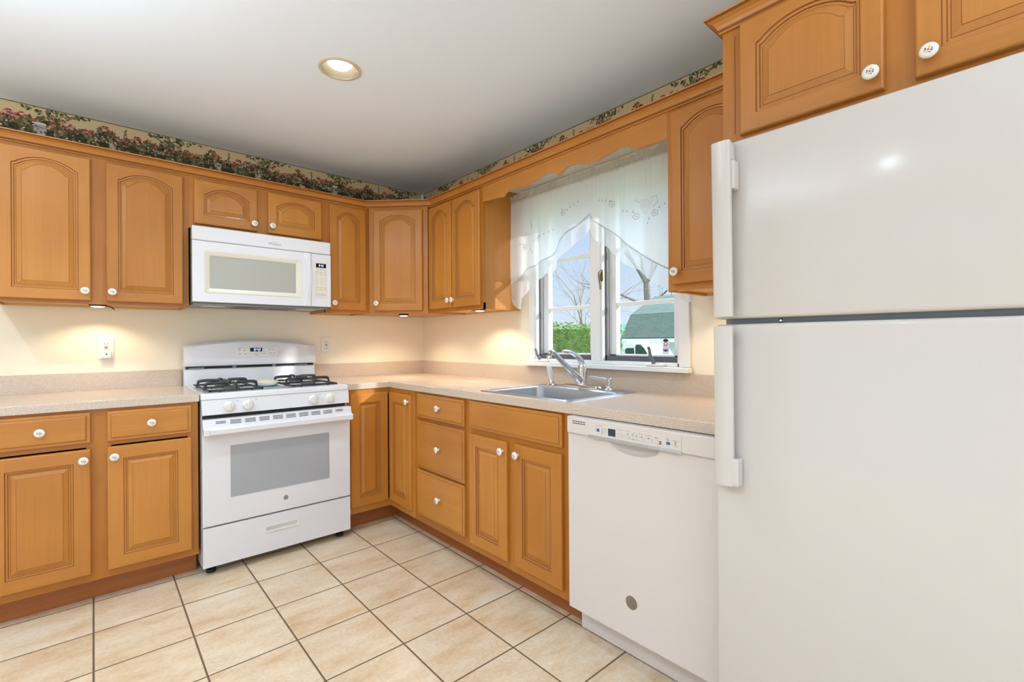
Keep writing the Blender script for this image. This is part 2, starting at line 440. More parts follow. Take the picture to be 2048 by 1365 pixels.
def knob_mesh():
    bm = bmesh.new(); r = 0.0175
    lathe(bm, [(0.0085, 0), (0.0075, 0.004), (0.006, 0.010), (0.009, 0.014), (r * 0.96, 0.0165), (r, 0.0195), (r * 0.95, 0.0225), (r * 0.7, 0.0245), (r * 0.35, 0.0255)], 24)
    def dot(x, y, rr, mi, st=1.0, rot=0.0):
        z = 0.0262 - 0.0012 * (x * x + y * y) / (0.01 ** 2)
        vs = []
        for i in range(8):
            A = 2 * pi * i / 8; px, py = rr * cos(A) * st, rr * sin(A)
            vs.append(bm.verts.new((x + px * cos(rot) - py * sin(rot), y + px * sin(rot) + py * cos(rot), z)))
        bm.faces.new(vs).material_index = mi
    dot(0, 0, 0.0028, 1); dot(0.0016, 0.0058, 0.0023, 2); dot(-0.0055, 0.0032, 0.002, 3); dot(0.0055, -0.0026, 0.002, 3)
    dot(-0.0062, -0.0008, 0.0012, 4, 2.0, 0.6); dot(0.0022, -0.0062, 0.0013, 4, 2.0, -0.5); dot(0.0062, 0.0018, 0.0012, 4, 2.0, 2.2); dot(-0.0022, -0.0056, 0.0017, 2)
    me = bpy.data.meshes.new('knob'); bm.normal_update(); bm.to_mesh(me); bm.free()
    for k in ('ceramic', 'dec_pink', 'dec_yellow', 'dec_blue', 'dec_green'): me.materials.append(MATS[k])
    for p in me.polygons: p.use_smooth = True
    return me
KNOB = knob_mesh()
def add_knob(parent, M_, u, v, n=0.0192):
    o = bpy.data.objects.new('knob', KNOB)
    link(o, parent, M_ @ Matrix.Translation((u, v, n))); o['label'] = 'white ceramic knob with painted flowers'
def add_door(root, M_, u0, u1, v0, v1, arch=False, knob=None, **k):
    D = M_ @ Matrix.Translation((u0, v0, 0.0004))
    d = mesh('door', door_bm(u1 - u0, v1 - v0, arch, **k), ['wood', 'wood_rail', 'groove_shade'], root, D)
    if knob: add_knob(d, D, knob[0] - u0, knob[1] - v0, 0.0194)
    return d
def add_drawer(root, M_, u0, u1, v0, v1, knob=None, name='drawer'):
    D = M_ @ Matrix.Translation((u0, v0, 0.0004))
    d = mesh(name, drawer_bm(u1 - u0, v1 - v0), ['wood_rail', 'groove_shade'], root, D)
    if knob: add_knob(d, D, knob[0] - u0, knob[1] - v0, 0.0194)
    return d
def face_frame(root, M_, W, stiles, rails, z0, z1, t=0.019):
    """stiles: (u0,u1) ; rails: (v0,v1,u0,u1)"""
    bm = bmesh.new()
    for u0, u1 in stiles: box(bm, u0, u1, z0, z1, -t, 0, 0)
    for v0, v1, u0, u1 in rails: box(bm, u0, u1, v0, v1, -t, -0.0002, 1)
    return mesh('face_frame', bm, ['wood_frame', 'wood_frame_rail'], root, M_)
def carcass(root, M_, W, z0, z1, depth, t=0.016, floor_up=0.012, lid=True):
    bm = bmesh.new(); f = -0.0192
    box(bm, 0, t, z0, z1, -depth, f); box(bm, W - t, W, z0, z1, -depth, f)
    box(bm, t, W - t, z0 + floor_up, z0 + floor_up + t, -depth, f, 1)
    if lid: box(bm, t, W - t, z1 - t, z1, -depth, f, 1)
    box(bm, t, W - t, z0, z1, -depth, -depth + 0.006, 1)
    return mesh('carcass', bm, ['wood', 'cab_inside'], root, M_)

# ================================================================== SETTING
CEIL = 2.4045; WY = 0.012; WX = 0.012          # ceiling height, wall faces
XW, YF = -4.6, -5.9                            # unseen left and front walls
CANS = [(-1.222, -1.342), (-2.74, -2.90), (-2.90, -1.36), (-3.0, -4.4)]  # last two are unseen, added to brighten the room
ST = ((0.0855, 0.030), (0.073, 0.055), (0.055, 0.073), (0.030, 0.0855))     # stepped round openings for the ceiling lights
offs = [q * v for q in (-1, 1) for v in (0.030, 0.055, 0.073, 0.0855)]
xs = sorted({XW - 0.12, WX + 0.14} | {c[0] + q for c in CANS for q in offs})
ys = sorted({YF - 0.12, WY + 0.14} | {c[1] + q for c in CANS for q in offs})
o = mesh('ceiling', cellsolid(xs, ys, lambda x, y: not any(abs(x - c[0]) < a and abs(y - c[1]) < b_ for c in CANS for a, b_ in ST), CEIL, CEIL + 0.02), 'ceiling_paint')
tag(o, kind='structure')
o = mesh('floor', newbox(XW - 0.12, WX + 0.14, YF - 0.12, WY + 0.14, -0.06, 0.0), 'floor_tile'); tag(o, kind='structure')
o = mesh('wall_back', newbox(XW - 0.12, WX, WY, WY + 0.14, 0.0005, CEIL - 0.0005), 'wall_paint'); tag(o, kind='structure')
def yz_wall(name, x0, x1, y0, y1, hole, mat):
    """wall in the y-z plane with one opening (ya,yb,za,zb)"""
    ya, yb, za, zb = hole
    bm = cellsolid([y0, ya, yb, y1], [0.0005, za, zb, CEIL - 0.0005], lambda y, z: not (ya < y < yb and za < z < zb), 0, x1 - x0)
    M_ = Matrix(((0, 0, 1, x0), (1, 0, 0, 0), (0, 1, 0, 0), (0, 0, 0, 1)))
    bmesh.ops.transform(bm, matrix=M_, verts=bm.verts)
    return tag(mesh(name, bm, mat), kind='structure')
WIN = (-2.311, -1.342, 1.040, 1.985)
yz_wall('wall_right', WX, WX + 0.14, YF, WY + 0.14, WIN, 'wall_paint')
yz_wall('wall_left', XW - 0.12, XW, YF, WY, (-3.9, -1.3, 0.35, 2.15), 'wall_paint')  # unseen opening, added to let light into the room
bm = cellsolid([XW - 0.12, -3.9, -0.5, WX + 0.14], [0.0005, 0.35, 2.15, CEIL - 0.0005], lambda x, z: not (-3.9 < x < -0.5 and 0.35 < z < 2.15), 0, 0.12)  # opening added out of view so that light comes in
bmesh.ops.transform(bm, matrix=Matrix(((1, 0, 0, 0), (0, 0, 1, YF - 0.12), (0, 1, 0, 0), (0, 0, 0, 1))), verts=bm.verts)
tag(mesh('wall_front', bm, 'wall_paint'), kind='structure')

# floral wallpaper border, printed motifs as flat pieces on the paper
PAPER = ['paper', 'p_green1', 'p_green2', 'p_green3', 'p_red1', 'p_red2', 'p_pink', 'p_purple', 'p_white', 'p_can', 'p_pot', 'p_line', 'p_dark']
for k, c in zip(PAPER, [(208, 182, 140), (70, 68, 42), (98, 94, 60), (138, 132, 98), (156, 74, 66), (126, 54, 50), (190, 132, 116), (104, 86, 112),
                        (222, 208, 190), (176, 166, 158), (190, 164, 140), (92, 88, 62), (66, 58, 44)]):
    pbr(k, c, 0.75, spec=0.15)
def border_bm(length, flip):
    """local u along wall, v height from 0 (z = 2.13) to 0.2745; n out of wall"""
    rnd = random.Random(11); bm = bmesh.new(); H = CEIL - 2.13 - 0.001
    box(bm, 0, length, 0, H, -0.0006, 0)
    box(bm, 0, length, H - 0.005, H - 0.0005, 0.0, 0.0003, PAPER.index('p_line'))
    lay = [0]
    def ell(u, v, a, b_, rot, mat, n=7):
        lay[0] = (lay[0] + 1) % 60
        z = 0.0003 + lay[0] * 0.00001
        pts = []
        for i in range(n):
            A = 2 * pi * i / n; px, py = a * cos(A), b_ * sin(A)
            x = u + px * cos(rot) - py * sin(rot); y = v + px * sin(rot) + py * cos(rot)
            pts.append((min(max(x, 0.0), length), min(max(y, 0.002), H - 0.001), z))
        if abs(pts[0][0] - pts[n // 2][0]) + abs(pts[0][1] - pts[n // 2][1]) < 1e-4: return
        bm.faces.new([bm.verts.new(p) for p in pts]).material_index = PAPER.index(mat)
    def leaf(u, v, s, mats=('p_green1', 'p_green2', 'p_green2', 'p_green3')):
        ell(u, v, s, s * rnd.uniform(0.45, 0.65), rnd.uniform(0, pi), rnd.choice(mats))
    def geranium(u, v, r, mats=('p_red1', 'p_red1', 'p_red2', 'p_pink')):
        for _ in range(22):
            A, q = rnd.uniform(0, 2 * pi), r * sqrt(rnd.random())
            ell(u + q * cos(A), v + q * sin(A) * 0.7, rnd.uniform(0.004, 0.0065), 0.0038, rnd.uniform(0, pi), rnd.choice(mats), 6)
    P = 0.512
    k = -1
    while k * P < length + P:
        s = k * P; k += 1
        for i in range(60):
            u = s + P * i / 60; w = i / 60
            top = 0.188 + 0.018 * sin(2 * pi * w * 2.0 + 0.7) + 0.010 * sin(2 * pi * w * 5)
            for v in (0.11, 0.128, 0.146, top - 0.012): ell(u + rnd.uniform(-0.004, 0.004), v, 0.0085, 0.012, 0, 'p_dark', 8)
        # dense band of leaves along the bottom
        for _ in range(620):
            u = s + rnd.random() * P; w = (u - s) / P
            top = 0.207 + 0.022 * sin(2 * pi * w * 2.0 + 0.7) + 0.012 * sin(2 * pi * w * 5)
            leaf(u, rnd.uniform(0.09, top), rnd.uniform(0.006, 0.012))
        for _ in range(230):
            u = s + rnd.random() * P
            ell(u, rnd.uniform(0.10, 0.190), 0.0045, 0.0035, rnd.uniform(0, pi), rnd.choice(('p_white', 'p_white', 'p_pink', 'p_purple', 'p_red2')), 6)
        for w, v, r in ((0.06, 0.222, 0.016), (0.115, 0.196, 0.020), (0.02, 0.187, 0.015), (0.34, 0.200, 0.015), (0.44, 0.193, 0.022), (0.50, 0.180, 0.018),
                        (0.73, 0.202, 0.014), (0.80, 0.188, 0.014), (0.585, 0.205, 0.013), (0.66, 0.18, 0.018), (0.9, 0.176, 0.019), (0.39, 0.182, 0.019), (0.17, 0.172, 0.018), (0.96, 0.178, 0.018), (0.25, 0.17, 0.018), (0.70, 0.166, 0.02), (0.78, 0.17, 0.018), (0.84, 0.164, 0.02), (0.30, 0.176, 0.016)):
            v += 0.018
            geranium(s + w * P, v, r, ('p_red1', 'p_red2', 'p_red1', 'p_pink') if r > 0.0145 else ('p_pink', 'p_red1', 'p_pink'))
            for _ in range(12): leaf(s + w * P + rnd.uniform(-0.03, 0.03), v - 0.02 - rnd.random() * 0.02, 0.009)
        for w in (0.235, 0.63):                                     # purple spikes
            for i in range(16): ell(s + w * P + rnd.uniform(-0.006, 0.006), 0.205 + i * 0.0032, 0.0042, 0.003, rnd.uniform(0, pi), rnd.choice(('p_purple', 'p_purple', 'p_green2')), 6)
        # watering can with spout and rim, and a clay pot
        c = s + 0.565 * P
        for i in range(9): ell(c, 0.134 + i * 0.006, 0.026 - abs(i - 3) * 0.0006, 0.006, 0, 'p_can', 14)
        ell(c, 0.186, 0.024, 0.006, 0, 'p_white', 14); ell(c, 0.166, 0.025, 0.0016, 0, 'p_purple', 14)
        for i in range(10): ell(c - 0.026 - i * 0.0042, 0.154 + i * 0.0048, 0.006, 0.0034, -0.85, 'p_can', 8)
        c = s + 0.12 * P
        for i in range(7): ell(c, 0.134 + i * 0.006, 0.016 + i * 0.001, 0.005, 0, 'p_pot', 12)
        # hanging vine from the top edge
        for _ in range(80):
            w = rnd.triangular(0.40, 0.98, 0.62); d = abs(w - 0.66) / 0.30
            leaf(s + w * P, H - 0.004 - rnd.random() * max(0.014, 0.062 * (1 - d)), rnd.uniform(0.006, 0.010), ('p_green1', 'p_green2', 'p_line', 'p_green3'))
    return bm
o = mesh('trim_1', border_bm(-XW, 0), PAPER, None, frameM((XW, WY - 0.0003, 2.13), LEFTN)); tag(o, kind='structure')
o = mesh('trim_2', border_bm(3.4, 0), PAPER, None, frameM((WX - 0.0003, 0, 2.13), RIGHTN)); tag(o, kind='structure')

# ------------------------------------------------------------------ the kitchen window
win = thing('window_1', (WX, -1.82, 1.04), 'white twin casement window over the sink with crank handles', kind='structure')
ya, yb = -2.309, -1.344
bm = bmesh.new()
box(bm, -0.006, WX - 0.0005, yb, yb + 0.052, 1.042, 2.035, 0, 0.003); box(bm, -0.006, WX - 0.0005, ya - 0.052, ya, 1.042, 2.035, 0, 0.003)
box(bm, -0.006, WX - 0.0005, ya, yb, 1.985, 2.035, 0, 0.003)
mesh('casing', bm, 'white_paint', win)
mesh('sill', newbox(-0.040, 0.0, -2.372, -1.268, 1.0165, 1.0415, 0, 0.004), 'white_paint', win)
bm = bmesh.new()
box(bm, 0.0, 0.13, yb - 0.010, yb + 0.001, 1.0415, 1.985); box(bm, 0.0, 0.13, ya - 0.001, ya + 0.010, 1.0415, 1.985)
box(bm, 0.0, 0.13, ya, yb, 1.0405, 1.060, 0, 0.003); box(bm, 0.0, 0.13, ya, yb, 1.972, 1.985)
box(bm, 0.002, 0.12, -1.861, -1.780, 1.058, 1.974, 0, 0.003); box(bm, -0.004, 0.004, -1.850, -1.815, 1.058, 1.974, 0, 0.002)
mesh('window_frame', bm, 'white_paint', win)
for (p0, p1) in ((-1.780, yb - 0.010), (ya + 0.010, -1.861)):
    bm = bmesh.new(); f = 0.009
    box(bm, 0.026, 0.034, p0, p0 + f, 1.062, 1.970); box(bm, 0.026, 0.034, p1 - f, p1, 1.062, 1.970)
    box(bm, 0.026, 0.034, p0, p1, 1.062, 1.088); box(bm, 0.026, 0.034, p0, p1, 1.950, 1.970)
    mesh('screen_frame', bm, 'screen_frame', win, label='dark grey insect screen frame')
    s0, s1, f = p0 + 0.004, p1 - 0.004, 0.046
    bm = bmesh.new()
    box(bm, 0.058, 0.095, s0, s0 + f, 1.064, 1.968, 0, 0.004); box(bm, 0.058, 0.095, s1 - f, s1, 1.064, 1.968, 0, 0.004)
    box(bm, 0.058, 0.095, s0, s1, 1.064, 1.096, 0, 0.003); box(bm, 0.058, 0.095, s0, s1, 1.930, 1.968, 0, 0.003)
    for z in (1.364, 1.660): box(bm, 0.062, 0.091, s0 + f, s1 - f, z - 0.011, z + 0.011, 0, 0.003)
    sash = mesh('sash', bm, 'white_paint', win)
    mesh('glass_pane', newbox(0.075, 0.078, s0 + f - 0.004, s1 - f + 0.004, 1.092, 1.934), 'glass', sash)
for y, dy, hz, mt in ((-2.186, 0.016, 1.128, 'crank_grey'), (-1.405, 0.022, 1.112, 'crank_grey')):
    bm = bmesh.new(); box(bm, -0.030, 0.018, y - 0.055, y + 0.045, 1.0425, 1.056, 0, 0.004)
    base = mesh('crank_base', bm, 'white_paint', win)
    bm = bmesh.new(); tube(bm, [(-0.022, y, 1.056), (-0.024, y + 0.002, 1.070), (-0.024, y + dy, 1.085), (-0.020, y + dy * 1.6, hz)], [0.0105, 0.0095, 0.0085, 0.007], 10)
    lathe(bm, [(0.0, -0.007), (0.007, -0.005), (0.0085, 0), (0.007, 0.005), (0, 0.007)], 10, Matrix.Translation((-0.022, y + dy * 1.7, hz + 0.004)), cap=False)
    mesh('crank_handle', bm, mt, base, smooth=True)
bm = bmesh.new(); box(bm, -0.008, -0.002, -1.872, -1.852, 1.49, 1.552, 0, 0.003)
tube(bm, bez([(-0.006, -1.862, 1.545), (-0.024, -1.862, 1.535), (-0.028, -1.862, 1.51), (-0.016, -1.860, 1.475), (-0.012, -1.859, 1.445)], 5), [0.006] * 10 + [0.005] * 11, 8)
mesh('latch_lever', bm, 'bronze', win, smooth=True)
st = bmesh.new()
box(st, 0.0742, 0.0748, -2.213, -2.177, 1.098, 1.168, 0)
M_ = Matrix(((0, 0, -1, 0.0740), (-1, 0, 0, -2.195), (0, 1, 0, 0), (0, 0, 0, 1)))
def disc(bm, M_, u, v, a, b_, mi, n=16, z=0.0):
    bm.faces.new([bm.verts.new(M_ @ Vector((u + a * cos(2 * pi * i / n), v + b_ * sin(2 * pi * i / n), z))) for i in range(n)]).material_index = mi
disc(st, M_, 0, 1.168, 0.014, 0.008, 1); disc(st, M_, 0, 1.150, 0.010, 0.010, 2, z=0.0001); disc(st, M_, 0, 1.151, 0.0068, 0.0068, 0, z=0.0002)
disc(st, M_, 0, 1.122, 0.015, 0.010, 3, z=0.0001); disc(st, M_, 0, 1.1235, 0.0125, 0.0075, 0, z=0.0002); disc(st, M_, 0, 1.120, 0.009, 0.004, 3, z=0.0003)
mesh('window_sticker', st, ['white_paint', 'ink_dark', 'red', 'dec_blue'], win, label='white sticker with round emblems on the glass')

# ================================================================== CABINETS
DF, FF = 0.638, 0.619                         # base door face and frame face from the wall corner
UF = 0.305                                    # upper frame face
KZ = 0.108                                    # toe kick height
BT = 0.8755                                   # base cabinet top
def base_unit(label, M_, W, stiles, rails, loc, toe=True, lid=True):
    root = thing('base_cabinet', loc, label, 'cabinet', 'maple base cabinets')
    carcass(root, M_, W, KZ, BT, 0.605, lid=lid)
    face_frame(root, M_, W, stiles, rails, KZ, BT)
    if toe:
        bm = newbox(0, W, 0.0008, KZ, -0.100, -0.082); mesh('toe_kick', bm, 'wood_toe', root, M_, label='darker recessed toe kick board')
    return root
# left unit: two drawers over two doors
x0 = -2.421; W = 0.752; M_ = frameM((x0, -FF, 0), LEFTN)
A0, A1, B0, B1 = 0.030, 0.349, 0.405, 0.723
r = base_unit('wide maple base cabinet left of the range, two drawers over two doors', M_, W, [(0, A0 + 0.014), (A1 - 0.014, B0 + 0.014), (B1 - 0.014, W)],
              [(KZ, 0.160, 0, W), (0.708, 0.742, 0, W), (0.848, BT, 0, W)], (x0 + W / 2, -0.3, 0))
add_drawer(r, M_, A0, A1, 0.729, 0.864, ((A0 + A1) / 2, 0.796)); add_drawer(r, M_, B0, B1, 0.726, 0.862, ((B0 + B1) / 2, 0.796))
add_door(r, M_, A0, A1, 0.144, 0.701, False, (A1 - 0.024, 0.656)); add_door(r, M_, B0, B1, 0.144, 0.701, False, (B0 + 0.024, 0.656))
# corner unit with the folding pair of doors
xl, ye = -0.9025, -0.9400
r = thing('base_cabinet', (-0.45, -0.45, 0), 'corner maple base cabinet right of the range with a folding pair of narrow doors', 'cabinet', 'maple base cabinets')
bm = bmesh.new()
box(bm, xl, xl + 0.016, -0.5998, -0.012, KZ, BT); box(bm, -0.5998, -0.012, ye, ye + 0.016, KZ, BT)
box(bm, xl + 0.016, -0.012, -0.018, -0.012, KZ, BT, 1); box(bm, -0.018, -0.012, ye + 0.016, -0.018, KZ, BT, 1)
box(bm, xl + 0.016, -0.018, -0.5998, -0.018, KZ + 0.01, KZ + 0.026, 1); box(bm, -0.5998, -0.018, ye + 0.016, -0.5998, KZ + 0.01, KZ + 0.026, 1)
mesh('carcass', bm, ['wood_z', 'cab_inside'], r)
bm = bmesh.new()
box(bm, xl, xl + 0.030, -FF, -0.600, KZ, BT); box(bm, xl + 0.030, -FF, -FF, -0.600, KZ, 0.162); box(bm, xl + 0.030, -FF, -FF, -0.600, 0.830, BT)
box(bm, -FF, -0.600, ye, ye + 0.040, KZ, BT); box(bm, -FF, -0.600, ye + 0.040, -0.600, KZ, 0.162); box(bm, -FF, -0.600, ye + 0.040, -0.600, 0.830, BT)
mesh('face_frame', bm, 'wood_z', r)
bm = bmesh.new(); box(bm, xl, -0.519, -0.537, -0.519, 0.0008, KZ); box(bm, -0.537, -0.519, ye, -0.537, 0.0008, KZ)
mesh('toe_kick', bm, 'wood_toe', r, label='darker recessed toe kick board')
Ml = frameM((xl, -FF, 0), LEFTN); Mr = frameM((-FF, -0.62, 0), RIGHTN)
add_door(r, Ml, 0.013, -0.6405 - xl, 0.150, 0.848, False)
add_door(r, Mr, 0.0205, 0.291, 0.150, 0.846, False, (0.268, 0.804))
# drawer unit
yl = -0.9405; W = 0.543; M_ = frameM((-FF, yl, 0), RIGHTN)
u0, u1 = 0.045, 0.517
r = base_unit('three drawer maple base cabinet between the corner and the sink', M_, W, [(0, u0 + 0.014), (u1 - 0.014, W)],
              [(KZ, 0.172, 0, W), (0.404, 0.440, 0, W), (0.700, 0.740, 0, W), (0.850, BT, 0, W)], (-0.3, yl - W / 2, 0))
add_drawer(r, M_, u0, u1, 0.728, 0.864, (0.292, 0.800)); add_drawer(r, M_, u0, u1, 0.432, 0.708, (0.288, 0.572)); add_drawer(r, M_, u0, u1, 0.157, 0.420, (0.290, 0.294))
# sink unit
yl = -1.4840; W = 0.7035; M_ = frameM((-FF, yl, 0), RIGHTN)
u0, u1, c0, c1 = 0.023, 0.655, 0.312, 0.363
r = base_unit('maple sink base cabinet beside the dishwasher with a false front over two doors', M_, W, [(0, u0 + 0.014), (c0 - 0.014, c1 + 0.014), (u1 - 0.014, W)],
              [(KZ, 0.160, 0, W), (0.690, 0.742, 0, W), (0.852, BT, 0, W)], (-0.3, yl - W / 2, 0), lid=False)
add_drawer(r, M_, u0, u1, 0.730, 0.868, None, 'false_front')
add_door(r, M_, u0, c0, 0.147, 0.701, False, (c0 - 0.025, 0.657)); add_door(r, M_, c1, u1, 0.147, 0.703, False, (c1 + 0.030, 0.657))

# wall cabinets
UZ0, UZ1 = 1.366, 2.128
KA = dict(a=0.0455, b_=0.050, top=0.036, rise=0.041)
def wall_unit(label, M_, W, z0, stiles, rails, loc, depth=0.300):
    root = thing('wall_cabinet', loc, label, 'cabinet', 'maple wall cabinets')
    carcass(root, M_, W, z0, UZ1, depth)
    face_frame(root, M_, W, stiles, rails, z0, UZ1)
    return root
x0 = -2.411; W = 0.7465; M_ = frameM((x0, -UF, 0), LEFTN)
A0, A1, B0, B1 = 0.026, 0.343, 0.401, 0.721
r = wall_unit('wide maple wall cabinet left of the microwave with two tall arched doors', M_, W, UZ0, [(0, A0 + 0.014), (A1 - 0.014, B0 + 0.014), (B1 - 0.014, W)],
              [(UZ0, 1.400, 0, W), (2.066, UZ1, 0, W)], (x0 + W / 2, -0.15, UZ0))
add_door(r, M_, A0, A1, 1.383, 2.083, True, (A1 - 0.022, 1.430), **KA); add_door(r, M_, B0, B1, 1.383, 2.083, True, (B0 + 0.022, 1.430), **KA)
x0 = -1.664; W = 0.748; M_ = frameM((x0, -UF, 0), LEFTN)
A0, A1, B0, B1 = 0.025, 0.343, 0.402, 0.720
r = wall_unit('short maple wall cabinet above the microwave with two low arched doors', M_, W, 1.8105, [(0, A0 + 0.014), (A1 - 0.014, B0 + 0.014), (B1 - 0.014, W)],
              [(1.8105, 1.850, 0, W), (2.066, UZ1, 0, W)], (x0 + W / 2, -0.15, 1.81))
add_door(r, M_, A0, A1, 1.836, 2.083, True, (A1 - 0.020, 1.878), **KA); add_door(r, M_, B0, B1, 1.836, 2.083, True, (B0 + 0.020, 1.880), **KA)
x0 = -0.9155; W = 0.3045; M_ = frameM((x0, -UF, 0), LEFTN)
r = wall_unit('narrow single door maple wall cabinet between the microwave and the corner', M_, W, UZ0, [(0, 0.040), (W - 0.044, W)], [(UZ0, 1.400, 0, W), (2.066, UZ1, 0, W)], (x0 + W / 2, -0.15, UZ0))
add_door(r, M_, 0.026, 0.275, 1.388, 2.083, True, (0.048, 1.430), **KA)
# diagonal corner cabinet
r = thing('wall_cabinet', (-0.3, -0.3, UZ0), 'diagonal maple corner wall cabinet with one arched door', 'cabinet', 'maple wall cabinets')
bm = bmesh.new(); a = 0.6105; g = 0.010
pts = [(-g, -g), (-a, -g), (-a, -0.3045), (-0.3045, -a), (-g, -a)]
pin = [(-g - 0.01, -g - 0.01), (-a + 0.012, -g - 0.01), (-a + 0.012, -0.295), (-0.295, -a + 0.012), (-g - 0.01, -a + 0.012)]
def prism(bm, pts, z0, z1, mi=0):
    lo = [bm.verts.new((*p, z0)) for p in pts]; hi = [bm.verts.new((*p, z1)) for p in pts]; n = len(pts)
    bm.faces.new(list(reversed(lo)) ).material_index = mi; bm.faces.new(hi).material_index = mi
    for i in range(n): bm.faces.new((lo[i], lo[(i + 1) % n], hi[(i + 1) % n], hi[i])).material_index = mi
    bmesh.ops.recalc_face_normals(bm, faces=bm.faces[:])
prism(bm, pts, UZ0 + 0.004, UZ1)
mesh('carcass', bm, 'wood_z', r)
L = (a - 0.3045) * sqrt(2); s2 = 1 / sqrt(2)
M_ = frameM((-a - 0.0190 * s2 + 0.019 * s2, -0.3045 - 0.0192 * s2 + 0.0001, 0), DIAGN)
M_ = frameM((-a, -0.3045, 0), DIAGN) @ Matrix.Translation((0, 0, 0.0192))
face_frame(r, M_ , L, [(0.010, 0.060), (L - 0.060, L - 0.010)], [(UZ0, 1.402, 0.06, L - 0.06), (2.066, UZ1, 0.06, L - 0.06)], UZ0, UZ1)
add_door(r, M_, 0.045, L - 0.045, 1.386, 2.083, True, (0.068, 1.436), **KA)
# two door cabinet on the window wall
yl = -0.6115; W = 0.598; M_ = frameM((-UF, yl, 0), RIGHTN)
r = wall_unit('maple wall cabinet left of the sink window with two narrow arched doors', M_, W, UZ0, [(0, 0.030), (0.268, 0.306), (W - 0.030, W)], [(UZ0, 1.404, 0, W), (2.066, UZ1, 0, W)], (-0.15, yl - W / 2, UZ0))
add_door(r, M_, 0.014, 0.281, 1.392, 2.087, True, (0.262, 1.438), **KA); add_door(r, M_, 0.291, 0.585, 1.390, 2.085, True, (0.311, 1.437), **KA)
# single cabinet between window and refrigerator
yl = -2.4315; W = 0.367; M_ = frameM((-UF, yl, 0), RIGHTN)
r = wall_unit('single door maple wall cabinet between the sink window and the refrigerator', M_, W, UZ0, [(0, 0.034), (W - 0.034, W)], [(UZ0, 1.405, 0, W), (2.066, UZ1, 0, W)], (-0.15, yl - W / 2, UZ0))
add_door(r, M_, 0.021, W - 0.022, 1.393, 2.085, True, (0.045, 1.441), **KA)
# deep cabinet over the refrigerator
yl = -2.7995; W = 0.80; z0 = 1.742; M_ = frameM((-0.62, yl, 0), RIGHTN)
r = wall_unit('deep maple cabinet above the refrigerator with two low arched doors', M_, W, z0, [(0, 0.0355), (0.037, 0.070), (0.378, 0.466), (W - 0.070, W)], [(z0, 1.785, 0, W), (2.080, UZ1 , 0, W)], (-0.3, yl - W / 2, z0), depth=0.600)
add_door(r, M_, 0.056, 0.394, 1.772, 2.098, True, (0.372, 1.812), **KA); add_door(r, M_, 0.451, 0.789, 1.772, 2.098, True, (0.478, 1.815), **KA)

# crown moulding: one run along the wall cabinets, one around the refrigerator cabinet
CP = [(0.0002, 0.0), (0.007, 0.0), (0.010, 0.004), (0.007, 0.009), (0.010, 0.013), (0.014, 0.022), (0.022, 0.031), (0.031, 0.035), (0.033, 0.036), (0.033, 0.039), (0.040, 0.041), (0.041, 0.046), (0.0002, 0.046)]
def crown(name, path, z, label):
    bm = bmesh.new(); P = [Vector((*p, 0)) for p in path]; n = len(P); rings = []
    for i, p in enumerate(P):
        def nr(a, b_):
            d = (b_ - a).normalized(); return Vector((d.y, -d.x, 0))
        if i == 0: m_ = nr(P[0], P[1])
        elif i == n - 1: m_ = nr(P[-2], P[-1])
        else:
            n0, n1 = nr(P[i - 1], p), nr(p, P[i + 1]); m_ = (n0 + n1) / (1 + n0.dot(n1))
        rings.append([bm.verts.new(p + m_ * d + Vector((0, 0, z + h))) for d, h in CP])
    k = len(CP)
    for a, b_ in zip(rings, rings[1:]):
        for j in range(k): bm.faces.new((a[j], a[(j + 1) % k], b_[(j + 1) % k], b_[j])).material_index = 1 if j in (2, 3, 8, 9) else 0
    bm.faces.new(rings[0]); bm.faces.new(list(reversed(rings[-1])))
    bmesh.ops.recalc_face_normals(bm, faces=bm.faces[:])
    o = mesh(name, bm, ['wood_rail', 'groove_shade'], None, None)
    return tag(o, label, 'moulding')
f = UF + 0.0004; dg = 0.0196 * sqrt(2)
kx = 0.6105 + 0.3045 + dg - f
crown('crown_moulding', [(-2.412, -0.02), (-2.412, -f), (-kx, -f), (-f, -kx), (-f, -2.7985)], 2.1005, 'long maple crown moulding along the wall cabinet tops and over the window valance')
crown('crown_moulding', [(-0.3480, -2.7990), (-0.6205, -2.7990), (-0.6205, -3.62)], 2.1005, 'short maple crown moulding on the deep cabinet above the refrigerator')

# scalloped valance board over the window
bm = bmesh.new()
y0, y1 = -1.2105, -2.4305
def scal(y):                                   # lower edge of the board
    pts = [(-1.2105, 2.009), (-1.374, 2.001), (-1.389, 1.997), (-1.414, 2.017), (-1.453, 2.028), (-1.517, 2.019), (-1.583, 2.011), (-1.667, 2.026), (-1.738, 2.040), (-1.783, 2.033),
           (-1.825, 2.007), (-1.853, 2.021), (-1.892, 2.034), (-1.933, 2.032), (-1.969, 2.020), (-2.013, 2.010), (-2.073, 2.008), (-2.135, 2.021), (-2.191, 2.030), (-2.228, 2.026),
           (-2.254, 2.014), (-2.270, 2.001), (-2.286, 1.997), (-2.4306, 1.996)]
    for (a, za), (b_, zb) in zip(pts, pts[1:]):
        if b_ <= y <= a:
            return za + (zb - za) * (y - a) / (b_ - a)
    return 2.005
n = 96; ysv = [y0 + (y1 - y0) * i / n for i in range(n + 1)]
extrude_poly(bm, [(-UF, y, scal(y)) for y in ysv] + [(-UF, y1, 2.128), (-UF, y0, 2.128)], (0.018, 0, 0))
o = mesh('window_valance', bm, 'wood', None, None); tag(o, 'maple valance board with a scalloped lower edge above the window curtains', 'valance')
